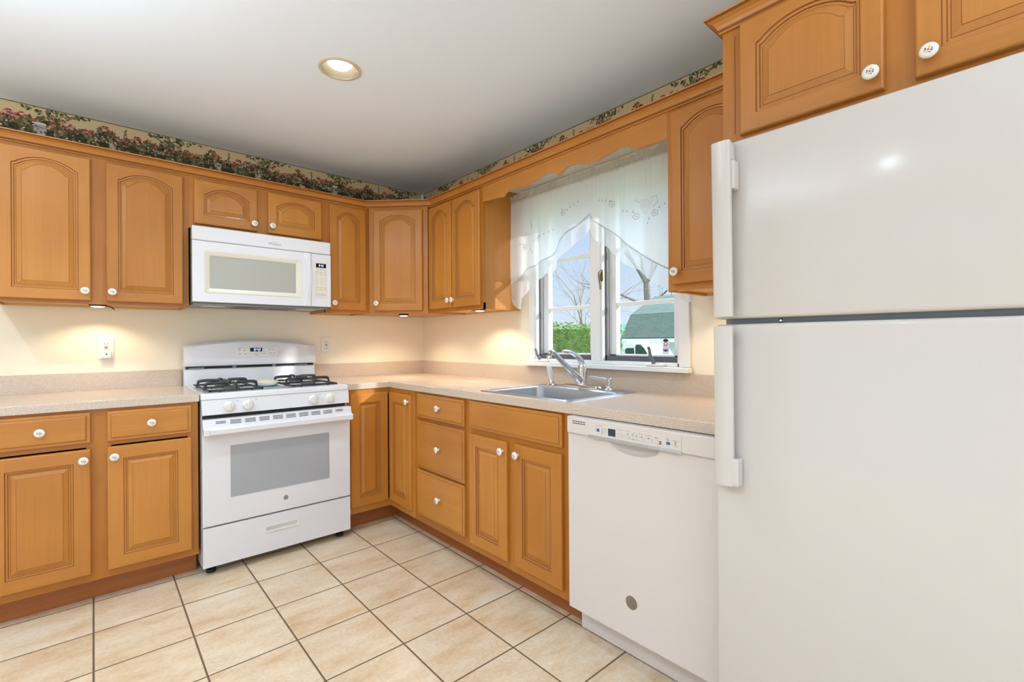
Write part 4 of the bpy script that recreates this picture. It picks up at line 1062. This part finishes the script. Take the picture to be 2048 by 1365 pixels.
bm = bmesh.new(); onpanel(bm, -2.3435, -2.3560, 0.8325, 0.8435); mesh('key', bm, 'blue_key', cs, label='small blue key'); bm = bmesh.new(); onpanel(bm, -2.6285, -2.6410, 0.8290, 0.8385)
mesh('key', bm, 'blue_key', cs, label='small blue key')
bm = bmesh.new(); onpanel(bm, -2.396, -2.4275, 0.8240, 0.8500); mesh('display_screen', bm, 'ink_dark', cs)
bm = bmesh.new()
for k in range(4): onpanel(bm, -2.3665, -2.3700, 0.8260 + k * 0.0060, 0.8278 + k * 0.0060)
for y, z in ((-2.478, 0.843), (-2.497, 0.842), (-2.513, 0.8405), (-2.533, 0.840), (-2.560, 0.839), (-2.500, 0.826)): onpanel(bm, y, y - 0.0055, z - 0.001, z + 0.001)
for z in (0.828, 0.834): onpanel(bm, -2.602, -2.6095, z - 0.0018, z + 0.0018)
for y, z in ((-2.6310, 0.8445), (-2.657, 0.840), (-2.657, 0.8345)): onpanel(bm, y, y - 0.0055, z - 0.001, z + 0.001)
mesh('indicator_lettering', bm, 'ink_dark', cs)
bm = bmesh.new()
for y, z, w in ((-2.345, 0.8550, 0.022), (-2.373, 0.8480, 0.014), (-2.373, 0.842, 0.014), (-2.373, 0.836, 0.010), (-2.436, 0.8525, 0.025), (-2.472, 0.8515, 0.014), (-2.500, 0.850, 0.010), (-2.522, 0.849, 0.020), (-2.552, 0.848, 0.022), (-2.585, 0.847, 0.012), (-2.585, 0.8435, 0.014), (-2.625, 0.849, 0.014), (-2.650, 0.8455, 0.022), (-2.655, 0.828, 0.012)):
    onpanel(bm, y, y - w, z - 0.0008, z + 0.0008)
for y in (-2.433, -2.463, -2.493, -2.523, -2.553, -2.583):
    onpanel(bm, y, y - 0.024, 0.8260, 0.8264); onpanel(bm, y, y - 0.024, 0.8360, 0.8364); onpanel(bm, y - 0.0236, y - 0.024, 0.8260, 0.8364)
mesh('panel_lettering', bm, 'ink_light', cs)
badge('logo', door, Matrix.Translation((-0.6551, -2.4835, 0.2495)) @ RWm, 0.0235, 'badge', 'badge')
mesh('kick_plate', newbox(-0.575, -0.565, DY0, DY1 + 0.004, 0.004, 0.118), 'enamel_satin', r)

# ================================================================== REFRIGERATOR
r = thing('refrigerator', (-0.4, -3.2, 0), 'tall white top freezer refrigerator standing beside the dishwasher', 'refrigerator')
FY1, FY0 = -2.830, -3.580; FH = -0.750
mesh('body', newbox(-0.680, -0.035, FY0 + 0.004, FY1 - 0.004, 0.02, 1.700, 0, 0.004), 'fridge_white', r)
mesh('door_gap', newbox(-0.6995, -0.6805, FY0 + 0.010, FY1 - 0.010, 0.060, 1.690), 'steel_grey', r)
def fridge_door(name, z0, z1, hz):
    d = mesh(name, newbox(FH, -0.7, FY0, FY1, z0, z1, 0, 0.010, 3), 'fridge_white', r, smooth=True)
    bm = bmesh.new(); prof = []
    return d
fz = fridge_door('freezer_door', 1.2270, 1.7125, None)
fd = fridge_door('refrigerator_door', 0.085, 1.2125, None)
mesh('toe_grille', newbox(-0.705, -0.6805, FY0 + 0.01, FY1 - 0.01, 0.012, 0.078), 'plastic_white', r)
def handle(parent, z0, z1, foot_a, foot_b, x_top, x_bot):
    """long flat grip along the door edge standing off on two feet"""
    bm = bmesh.new(); n = 16; rings = []
    for i in range(n + 1):
        t = i / n; z = z0 + (z1 - z0) * t; xo = x_bot + (x_top - x_bot) * t
        yl_, yr_ = FY1 - 0.012, FY1 - 0.062
        rings.append([(xo + 0.014, yl_, z), (xo + 0.004, yl_ - 0.001, z), (xo, yl_ - 0.006, z), (xo - 0.001, yl_ - 0.028, z), (xo, yr_ + 0.006, z), (xo + 0.005, yr_, z), (xo + 0.014, yr_, z)])
    loft(bm, rings, cap0=True, cap1=True)
    bmesh.ops.recalc_face_normals(bm, faces=bm.faces[:])
    h = mesh('handle', bm, 'fridge_white', parent, smooth=True)
    for za, zb, wd in (foot_a, foot_b):
        bm = bmesh.new(); box(bm, FH - 0.0005, FH - 0.032, FY1 - wd, FY1 - 0.016, za, zb, 0, 0.004); mesh('handle_foot', bm, 'fridge_white', h); pass
    return h
hz_ = handle(fz, 1.232, 1.704, (1.575, 1.652, 0.070), (1.234, 1.26, 0.05), -0.796, -0.786)
bm = newbox(FH - 0.0004, -0.7905, FY1 - 0.0605, FY1 - 0.016, 1.655, 1.7035, 0, 0.003)
mesh('handle_top', bm, 'fridge_white', hz_, smooth=True)
handle(fd, 0.775, 1.206, (0.776, 0.850, 0.076), (1.186, 1.206, 0.05), -0.788, -0.784)
bm = bmesh.new(); lathe(bm, [(0.006, 0), (0.006, 0.002), (0.003, 0.004)], 14, Matrix.Translation((-0.6997, -2.985, 1.2198)) @ RWm)
mesh('screw', bm, 'chrome', r)

# ================================================================== OUTLETS
def outlet(x0, x1, z0, z1, label):
    r = thing('wall_outlet', ((x0 + x1) / 2, WY, (z0 + z1) / 2), label, 'outlet', 'outlets on the back wall')
    cx = (x0 + x1) / 2; cz = (z0 + z1) / 2
    mesh('cover_plate', newbox(x0, x1, WY - 0.0065, WY - 0.0003, z0, z1, 0, 0.002), 'plastic_white', r)
    mesh('receptacle', newbox(cx - 0.0170, cx + 0.0170, WY - 0.0085, WY - 0.0066, cz - 0.034, cz + 0.034, 0, 0.0008), 'plastic_white', r)
    for s in (-1, 1):
        bm = bmesh.new()
        for u in (-0.0065, 0.0065): box(bm, cx + u - 0.0012, cx + u + 0.0012, WY - 0.0092, WY - 0.0086, cz + s * 0.022 - 0.004, cz + s * 0.022 + 0.004)
        tube(bm, [(cx, WY - 0.0090, cz + s * 0.022 - 0.0095), (cx, WY - 0.0086, cz + s * 0.022 - 0.0095)], 0.0022, 8)
        mesh('socket_slots', bm, 'dark', r)
    mesh('reset_button', newbox(cx - 0.0075, cx + 0.0075, WY - 0.0096, WY - 0.0086, cz + 0.0008, cz + 0.0055), 'red', r, label='red reset button')
    mesh('test_button', newbox(cx - 0.0065, cx + 0.0065, WY - 0.0096, WY - 0.0086, cz - 0.0055, cz - 0.0012), 'dark' if x0 > -1.5 else 'red', r)
    return r
outlet(-2.042, -1.974, 1.086, 1.208, 'wall outlet left of the range with a small white plug in it')
outlet(-0.833, -0.766, 1.094, 1.206, 'wall outlet right of the range with nothing plugged in')
r = thing('night_light', (-2.008, WY - 0.02, 1.11), 'small white plug in night light in the outlet left of the range', 'night light')
bm = bmesh.new(); box(bm, -2.030, -1.986, WY - 0.034, WY - 0.0100, 1.090, 1.130, 0, 0.004); mesh('housing', bm, 'plastic_white', r)
bm = bmesh.new(); tube(bm, [(-2.007, WY - 0.0350, 1.111), (-2.007, WY - 0.0341, 1.111)], 0.0042, 12); mesh('sensor', bm, 'ink_dark', r)

# ================================================================== CURTAINS
def lerp_curve(pts):
    def f(y):
        if y >= pts[0][0]: return pts[0][1]
        for (a, za), (b_, zb) in zip(pts, pts[1:]):
            if b_ <= y <= a:
                t = (y - a) / (b_ - a); return za + (zb - za) * t
        return pts[-1][1]
    return f
CX = -0.078
def fabx(y, z):
    t = min(1.0, max(0.0, (2.03 - z) / 0.25))
    return CX + (0.004 + 0.006 * t) * sin(y * 34 + 1.3 * sin(y * 9)) + 0.0022 * (1 - t) * sin(y * 210)
def ygather(y, z, edge):
    """left edge flares outward a little with depth"""
    return y
def sheet(bm, ys_, top, bot, nz, fx, mi=0):
    V = []
    for y in ys_:
        zt, zb = top(y), bot(y)
        V.append([bm.verts.new((fx(y, zt + (zb - zt) * j / nz), y, zt + (zb - zt) * j / nz)) for j in range(nz + 1)])
    for a, b_ in zip(V, V[1:]):
        for j in range(nz): bm.faces.new((a[j], a[j + 1], b_[j + 1], b_[j])).material_index = mi
def span(y0, y1, n): return [y0 + (y1 - y0) * i / n for i in range(n + 1)]
def ribbon(bm, pts, w=0.0011):
    """thin stitched line on the fabric, pts (y,z)"""
    P = [Vector((fabx(y, z) - 0.0012, y, z)) for y, z in pts]
    tube(bm, P, w * 0.6, 5)
def sprig(bm, y, z, dy, dz, n=4, s=0.016):
    """row of little leaf ticks"""
    for i in range(n):
        a, c = y + dy * i, z + dz * i
        ribbon(bm, [(a, c), (a - s * 0.45, c + s * 0.55)]); ribbon(bm, [(a, c), (a - s * 0.6, c - s * 0.12)])
def flower(bm, y, z, r):
    ribbon(bm, [(y + r * cos(2 * pi * i / 40) * (1 + 0.20 * cos(2 * pi * i / 8)), z + r * sin(2 * pi * i / 40) * (1 + 0.20 * cos(2 * pi * i / 8))) for i in range(41)])
    ribbon(bm, [(y + 0.3 * r * cos(2 * pi * i / 6), z + 0.3 * r * sin(2 * pi * i / 6)) for i in range(7)])
def curtain(label, y0, y1, hem, ruf, emb):
    r = thing('curtain', (CX, (y0 + y1) / 2, 2.05), label, 'curtain', 'sheer valance curtains at the sink window')
    hemf, ruff = lerp_curve(hem), lerp_curve(ruf)
    ys_ = span(y0, y1, 120)
    bm = bmesh.new(); sheet(bm, ys_, lambda y: 2.034, hemf, 14, fabx); mesh('panel', bm, 'sheer', r, smooth=True)
    bm = bmesh.new()
    sheet(bm, ys_, hemf, ruff, 8, lambda y, z: fabx(y, z) + 0.003 + 0.007 * min(1, (hemf(y) - z) / 0.05) * sin(y * 70 + 2 * sin(y * 13)))
    mesh('ruffle', bm, 'sheer_thin', r, smooth=True)
    bm = bmesh.new(); sheet(bm, ys_, lambda y: hemf(y) + 0.0045, lambda y: hemf(y) - 0.0045, 2, lambda y, z: fabx(y, z) - 0.0008); mesh('hem', bm, 'hem', r, smooth=True)
    bm = bmesh.new(); ys2 = span(y0, y1, 240)
    sheet(bm, ys2, lambda y: 2.082 + 0.007 * sin(y * 43) + 0.004 * sin(y * 97), lambda y: 2.048, 4, lambda y, z: CX - 0.002 + 0.010 * sin(y * 120 + 3 * sin(y * 21)) * min(1.0, (z - 2.046) / 0.02) )
    sheet(bm, ys2, lambda y: 2.048, lambda y: 2.030, 4, lambda y, z: CX - 0.009 * sin(pi * (z - 2.030) / 0.018) - 0.003 * sin(y * 260 + 4 * sin(y * 31)))
    mesh('header', bm, 'ruffle_cloth', r, smooth=True)
    bm = bmesh.new(); bm2 = bmesh.new(); emb(bm, bm2)
    if len(bm2.verts): mesh('applique', bm2, 'applique', r, label='pale stitched pot shape')
    else: bm2.free()
    mesh('embroidery', bm, 'thread', r, label='grey embroidered sprigs and flowers')
    return r
def pot(bm, bm2, y, z, w, h):
    out = [(y + w * a, z + h * b_) for a, b_ in ((0.50, 0.42), (0.46, 0.0), (0.36, -0.32), (0.15, -0.48), (-0.15, -0.48), (-0.36, -0.32), (-0.46, 0.0), (-0.50, 0.42), (0.0, 0.36))]
    bm2.faces.new([bm2.verts.new((fabx(b_, c) - 0.0009, b_, c)) for b_, c in out])
    ribbon(bm, [(y - w * 0.48, z + h * 0.3), (y - w * 0.72, z + h * 0.35), (y - w * 0.78, z), (y - w * 0.5, z - h * 0.22)])
    ribbon(bm, [(y + w * 0.5, z + h * 0.25), (y + w * 0.72, z + h * 0.42), (y + w * 0.60, z + h * 0.55)])
def embL(bm, bm2):
    sprig(bm, -1.278, 1.770, -0.034, -0.006, 2); flower(bm, -1.345, 1.742, 0.016); flower(bm, -1.448, 1.782, 0.016); sprig(bm, -1.475, 1.786, -0.030, 0.008, 4, 0.013)
    pot(bm, bm2, -1.400, 1.795, 0.060, 0.065); ribbon(bm, [(-1.392, 1.85), (-1.394, 1.872), (-1.391, 1.886)]); sprig(bm, -1.385, 1.722, -0.010, -0.016, 2, 0.012)
    flower(bm, -1.655, 1.892, 0.016); sprig(bm, -1.685, 1.897, -0.024, 0.010, 4, 0.015)
def embR(bm, bm2):
    sprig(bm, -1.905, 1.900, -0.022, -0.006, 4, 0.015); flower(bm, -1.985, 1.868, 0.014)
    sprig(bm, -2.050, 1.812, -0.030, -0.008, 3, 0.015); pot(bm, bm2, -2.185, 1.818, 0.085, 0.085); flower(bm, -2.128, 1.775, 0.014); flower(bm, -2.238, 1.768, 0.014)
    sprig(bm, -2.255, 1.790, -0.024, 0.012, 3, 0.015); sprig(bm, -2.200, 1.745, 0.010, -0.018, 2, 0.015)
curtain('left half of the white sheer embroidered valance curtain, beside the wall cabinet', -1.213, -1.8398,
        [(-1.213, 1.522), (-1.29, 1.565), (-1.382, 1.615), (-1.47, 1.636), (-1.55, 1.658), (-1.59, 1.69), (-1.618, 1.738), (-1.68, 1.772), (-1.741, 1.793), (-1.79, 1.82), (-1.8398, 1.850)],
        [(-1.213, 1.432), (-1.225, 1.395), (-1.255, 1.372), (-1.285, 1.366), (-1.302, 1.43), (-1.359, 1.467), (-1.43, 1.520), (-1.488, 1.545), (-1.569, 1.579), (-1.588, 1.622), (-1.64, 1.655), (-1.74, 1.697), (-1.794, 1.742), (-1.8398, 1.775)], embL)
curtain('right half of the white sheer embroidered valance curtain, beside the refrigerator side', -1.8402, -2.428,
        [(-1.8402, 1.838), (-1.862, 1.805), (-1.90, 1.783), (-1.966, 1.738), (-2.06, 1.662), (-2.151, 1.586), (-2.294, 1.501), (-2.36, 1.47), (-2.428, 1.45)],
        [(-1.8402, 1.768), (-1.862, 1.706), (-1.91, 1.680), (-1.959, 1.648), (-2.02, 1.580), (-2.094, 1.532), (-2.137, 1.513), (-2.205, 1.457), (-2.258, 1.424), (-2.293, 1.398), (-2.34, 1.37), (-2.40, 1.335), (-2.428, 1.36)], embR)
bm = bmesh.new(); tube(bm, [(CX + 0.004, -1.2125, 2.039), (CX + 0.004, -2.4285, 2.039)], 0.005, 10)
o = mesh('curtain_rod', bm, 'white_paint', None, None, smooth=True); tag(o, 'thin white curtain rod inside the gathered top of the sheer valance', 'curtain rod')

# ================================================================== LIGHTS
for i, (x, y) in enumerate(CANS):
    seen = i == 0
    r = thing('recessed_light', (x, y, CEIL), ('round recessed ceiling light with a glowing bulb in the kitchen ceiling', 'recessed ceiling light above the open floor, out past the range', 'added unseen recessed ceiling light left of the cabinets', 'added unseen recessed ceiling light at the far end of the room')[i], 'ceiling light', 'recessed ceiling lights')
    T = Matrix.Translation((x, y, CEIL))
    bm = bmesh.new(); lathe(bm, [(0.0925, -0.0003), (0.0920, -0.004), (0.084, -0.0065), (0.0760, -0.005), (0.0740, -0.0003)], 40, T, cap=False)
    mesh('trim_ring', bm, 'brass_trim', r, smooth=True)
    bm = bmesh.new(); lathe(bm, [(0.0735, -0.003), (0.0690, 0.022), (0.064, 0.060), (0.056, 0.085), (0.030, 0.088)], 32, T, cap=False)
    mesh('reflector', bm, 'reflector_grey', r, smooth=True)
    bm = bmesh.new(); lathe(bm, [(0.020, 0.012), (0.045, 0.0145), (0.052, 0.021), (0.051, 0.040), (0.036, 0.080)], 28, T)
    mesh('bulb', bm, 'bulb', r, smooth=True)
    lamp('can_lamp', 'SPOT', (x, y, CEIL - 0.008), 39, (0.75, 0.90, 1.0), (0, 0, -1), spot_size=radians(150), spot_blend=0.7, shadow_soft_size=0.05)
def puck(loc, label, wire, energy=10, d=(0, 0, -1)):
    x, y, z = loc
    r = thing('puck_light', loc, label, 'cabinet light', 'small lights under the wall cabinets')
    T = Matrix.Translation(loc)
    bm = bmesh.new(); lathe(bm, [(0.034, 0.0), (0.036, -0.004), (0.036, -0.010), (0.030, -0.013)], 28, T); mesh('housing', bm, 'dark', r, smooth=True)
    bm = bmesh.new(); lathe(bm, [(0.029, -0.0132), (0.027, -0.0155), (0.014, -0.018)], 24, T); mesh('lens', bm, 'puck_lens', r, smooth=True)
    if wire:
        bm = bmesh.new(); tube(bm, bez([Vector(loc) + Vector(w) for w in wire], 5), 0.0028, 6); mesh('cord', bm, 'dark', r, smooth=True)
    lamp('puck_lamp', 'SPOT', (x, y, z - 0.020), energy, (1.0, 0.80, 0.55), d, spot_size=radians(140), spot_blend=0.5, shadow_soft_size=0.02)
puck((-2.042, -0.165, 1.3775), 'small round under cabinet light left of the range, above the outlet with the plug', [(0.03, -0.005, -0.008), (0.05, 0.01, -0.012), (0.065, 0.03, -0.024)], 6)
puck((-0.395, -0.400, 1.3695), 'small round under cabinet light beneath the diagonal corner cabinet', None, 13)
puck((-0.215, -1.060, 1.3775), 'small round under cabinet light with a loose black cord left of the sink window', [(-0.02, 0.03, -0.006), (-0.05, 0.02, -0.012), (-0.06, -0.03, -0.012), (-0.02, -0.08, -0.006), (0.02, -0.09, -0.002)])
puck((-0.150, -2.640, 1.3775), 'small round under cabinet light hidden beneath the cabinet next to the refrigerator', None, 6)

# ================================================================== OUTSIDE
pbr('lawn', (120, 132, 84), 0.9); pbr('shingle_plain', (110, 142, 132), 0.9); pbr('siding', (222, 232, 232), 0.7); pbr('trim_white', (240, 240, 240), 0.6)
pbr('bark', (128, 116, 104), 0.9); pbr('bark_light', (150, 128, 106), 0.9); pbr('brick', (150, 104, 92), 0.9); pbr('car_white', (236, 238, 240), 0.2); pbr('car_glass', (48, 66, 66), 0.08)
pbr('teal_roof', (92, 136, 120), 0.9); pbr('tire', (30, 30, 32), 0.8)
m = pbr('shingle', (112, 150, 140), 0.9); b = m.node_tree.nodes['Principled BSDF']
br = N(m, 'ShaderNodeTexBrick'); br.inputs['Scale'].default_value = 1.0; br.inputs['Brick Width'].default_value = 0.30; br.inputs['Row Height'].default_value = 0.15; br.inputs['Mortar Size'].default_value = 0.012
br.inputs['Color1'].default_value = (*lin((56, 92, 78)), 1); br.inputs['Color2'].default_value = (*lin((92, 112, 98)), 1); br.inputs['Mortar'].default_value = (*lin((70, 96, 92)), 1)
LK(m, N(m, 'ShaderNodeTexCoord').outputs['UV'], br.inputs['Vector'])
nz_ = noise(m, objc(m), 6, 3, 0.7); LK(m, mix(m, 0.55, br.outputs['Color'], ramp(m, nz_.outputs['Fac'], [(0.35, (64, 98, 80)), (0.5, (102, 112, 98)), (0.62, (120, 92, 86))])), b.inputs['Base Color'])
m = pbr('leaf_hedge', (112, 142, 74), 0.7); b = m.node_tree.nodes['Principled BSDF']
n1 = noise(m, N(m, 'ShaderNodeTexCoord').outputs['Object'], 5, 4, 0.7)
LK(m, ramp(m, n1.outputs['Fac'], [(0.3, (84, 112, 50)), (0.5, (122, 148, 72)), (0.7, (160, 178, 100))]), b.inputs['Base Color'])

GZ = -0.75
o = mesh('ground', newbox(0.4, 90, -40, 60, GZ - 0.2, GZ), 'lawn'); tag(o, kind='structure')
def hedge(x0, x1, y0, y1, z1, nleaf, seed, name, label):
    rnd = random.Random(seed); bm = bmesh.new()
    box(bm, x0 + 0.12, x1 - 0.12, y0 + 0.12, y1 - 0.12, GZ, z1 - 0.12, 0)
    def lf(p, s):
        a = Vector((rnd.uniform(-1, 1), rnd.uniform(-1, 1), rnd.uniform(-1, 1))).normalized(); c = a.cross(Vector((rnd.uniform(-1, 1), rnd.uniform(-1, 1), rnd.uniform(-1, 1)))).normalized()
        p = Vector(p); bm.faces.new([bm.verts.new(p + q) for q in (a * s, c * s * 0.5, -a * s, -c * s * 0.5)])
    for _ in range(nleaf):
        k = rnd.random()
        bump = 0.10 * sin(_ * 0.37) 
        if k < 0.55: p = (x0 + rnd.random() ** 2 * 0.3, rnd.uniform(y0, y1), rnd.uniform(GZ, z1))
        elif k < 0.85: p = (rnd.uniform(x0, x1), rnd.uniform(y0, y1), z1 - rnd.random() ** 2 * 0.25 + 0.04 * sin(p[1] * 5) if False else z1 - rnd.random() ** 2 * 0.25)
        else: p = (rnd.uniform(x0, x1), y0 + rnd.random() ** 2 * 0.3, rnd.uniform(GZ, z1))
        p = (p[0], p[1], p[2] + 0.07 * sin(p[1] * 3.1) + 0.05 * sin(p[1] * 7.7 + p[0] * 3))
        lf(p, rnd.uniform(0.03, 0.06))
    o = mesh(name, bm, 'leaf_hedge'); return tag(o, label, 'hedge')
hedge(8.4, 10.0, 4.95, 12.5, 1.63, 9000, 3, 'hedge', 'clipped green hedge outside the left window pane')
hedge(8.5, 9.1, 4.42, 4.86, 1.10, 1400, 4, 'shrub', 'low green shrub outside beside the parked white car')
# gambrel roofed shed
r = thing('shed', (23.5, 8, GZ), 'white shed with a green shingled gambrel roof outside the right window pane', 'shed')
mesh('wall', newbox(20.35, 26.6, 3.0, 12.0, GZ, 1.28), 'siding', r)
prof = [(20.0, 1.27), (20.94, 2.58), (23.45, 3.78), (25.96, 2.58), (26.9, 1.27)]
bm = bmesh.new(); uvl = bm.loops.layers.uv.new('UVMap')
for (xa, za), (xb, zb) in zip(prof, prof[1:]):
    L = sqrt((xb - xa) ** 2 + (zb - za) ** 2); nx_, nz__ = (zb - za) / L * -0.06, (xb - xa) / L * 0.06
    V = [bm.verts.new(p) for p in ((xa, 2.8, za), (xb, 2.8, zb), (xb, 12.2, zb), (xa, 12.2, za))]; T_ = [bm.verts.new((v.co.x + nx_, v.co.y, v.co.z + nz__)) for v in V]
    f = bm.faces.new((T_[0], T_[3], T_[2], T_[1]))
    for l, uv in zip(f.loops, ((0, 0), (9.4, 0), (9.4, L), (0, L))): l[uvl].uv = uv
    bm.faces.new(V)
    for i in range(4): bm.faces.new((V[i], V[(i + 1) % 4], T_[(i + 1) % 4], T_[i]))
bmesh.ops.recalc_face_normals(bm, faces=bm.faces[:])
mesh('roof', bm, 'shingle', r)
bm = bmesh.new(); extrude_poly(bm, [(x, 12.0, z - 0.02) for x, z in prof], (0, -0.1, 0)); mesh('gable', bm, 'siding', r)
bm = bmesh.new(); box(bm, 19.96, 20.02, 2.8, 12.2, 1.06, 1.25); box(bm, 20.30, 20.36, 2.9, 12.05, 1.02, 1.10); mesh('fascia', bm, 'trim_white', r)
# parked car
r = thing('car', (15.9, 7.4, GZ), 'white car with dark windows parked in front of the shed', 'car')
bm = bmesh.new()
side = [(9.9, -0.40), (9.95, 0.3), (9.8, 0.5), (9.4, 0.86), (8.6, 0.92), (8.05, 0.95), (7.95, 1.06), (7.7, 1.05), (7.45, 0.85), (7.18, 0.42), (6.0, 0.30), (5.75, 0.1), (5.75, -0.40)]
extrude_poly(bm, [(15.0, y, z) for y, z in side], (1.8, 0, 0)); bmesh.ops.bevel(bm, geom=bm.edges[:], offset=0.03, segments=2, affect='EDGES')
mesh('body', bm, 'car_white', r)
for pts in ([(8.50, 0.40), (8.46, 0.78), (8.38, 0.84), (8.03, 0.84), (7.99, 0.40)], [(7.95, 0.40), (7.95, 0.92), (7.88, 0.99), (7.70, 0.98), (7.52, 0.82), (7.26, 0.40)]):
    bm = bmesh.new(); extrude_poly(bm, [(14.985, y, z) for y, z in pts], (0.02, 0, 0)); mesh('side_window', bm, 'car_glass', r)
for y in (9.1, 6.6):
    bm = bmesh.new(); lathe(bm, [(0.34, -0.1), (0.36, -0.06), (0.36, 0.08), (0.34, 0.1)], 24, Matrix.Translation((15.09, y, GZ + 0.36)) @ Matrix.Rotation(pi / 2, 4, 'Y')); mesh('wheel', bm, 'tire', r, smooth=True)
mesh('roof_box', newbox(15.1, 16.3, 8.10, 9.0, 0.955, 1.17, 0, 0.04), 'car_white', r)
# distant house
r = thing('house', (32, 21, GZ), 'distant low house with a pale teal roof and a brick chimney beyond the hedge', 'house')
mesh('wall', newbox(30.3, 35.7, 17.9, 27.3, GZ, 1.35), 'siding', r)
bm = bmesh.new(); extrude_poly(bm, [(30.0, 17.6, 1.30), (33.0, 17.6, 2.62), (36.0, 17.6, 1.30)], (0, 10.2, 0)); mesh('roof', bm, 'teal_roof', r)
mesh('chimney', newbox(32.4, 33.2, 19.0, 19.65, 2.2, 3.15), 'brick', r)
# bare trees
def tree(base, h, r0, seed, label, mat, fork, spread, depth=5, lean=(0, 0)):
    rnd = random.Random(seed); bm = bmesh.new()
    def grow(p, d, L, rad, k):
        n = 4; pts = [p]; rr = [rad]
        for i in range(n):
            d = (d + Vector((rnd.uniform(-1, 1), rnd.uniform(-1, 1), rnd.uniform(-0.4, 0.6))) * (0.05 if k == 0 else 0.16)).normalized()
            pts.append(pts[-1] + d * (L / n)); rr.append(rad * (1 - 0.38 * (i + 1) / n))
        tube(bm, pts, rr, 7 if k < 2 else 4, 0, cap=False)
        if k >= depth: return
        if k == 0:
            for i in range(1, n + 1):
                for q in range(2):
                    A = rnd.uniform(0, 2 * pi); nd = Vector((0.5 * cos(A), sin(A), rnd.uniform(0.15, 0.7))).normalized()
                    if pts[i].z > GZ + 2.0: grow(pts[i], nd, h * rnd.uniform(0.16, 0.26), rr[i] * 0.36, 2)
        m_ = rnd.choice((3, 4)) if k == 0 else rnd.choice((2, 3, 3))
        for j in range(m_):
            i = n if (j == 0 or k == 0) else rnd.randint(2, n)
            A = rnd.uniform(0, 2 * pi); sp_ = spread * rnd.uniform(0.6, 1.3)
            u = d.cross(Vector((cos(A), sin(A), 0.3))).normalized()
            nd = (d * cos(sp_) + u * sin(sp_) + Vector((0, 0, 0.06))).normalized()
            grow(pts[i], nd, L * rnd.uniform(0.60, 0.85) if k else h * rnd.uniform(0.20, 0.30), rr[i] * (0.72 if j == 0 else 0.55), k + 1)
    grow(Vector(base), Vector((lean[0], lean[1], 1)).normalized(), fork, r0, 0)
    o = mesh('tree', bm, mat, None, None, smooth=True); return tag(o, label, 'tree', 'bare trees outside the window')
tree((27.0, 14.85, GZ), 13, 0.34, 5, 'large bare tree with a thick forked trunk rising behind the green shed roof', 'bark', 5.9, 0.55)
tree((15.5, 11.4, GZ), 7.5, 0.12, 9, 'slender bare tree with many thin branches above the hedge', 'bark_light', 2.1, 0.50, 7)
tree((11.6, 7.6, GZ), 4.6, 0.07, 23, 'small bare tree with arching twigs just behind the hedge', 'bark', 1.7, 0.6, 5)
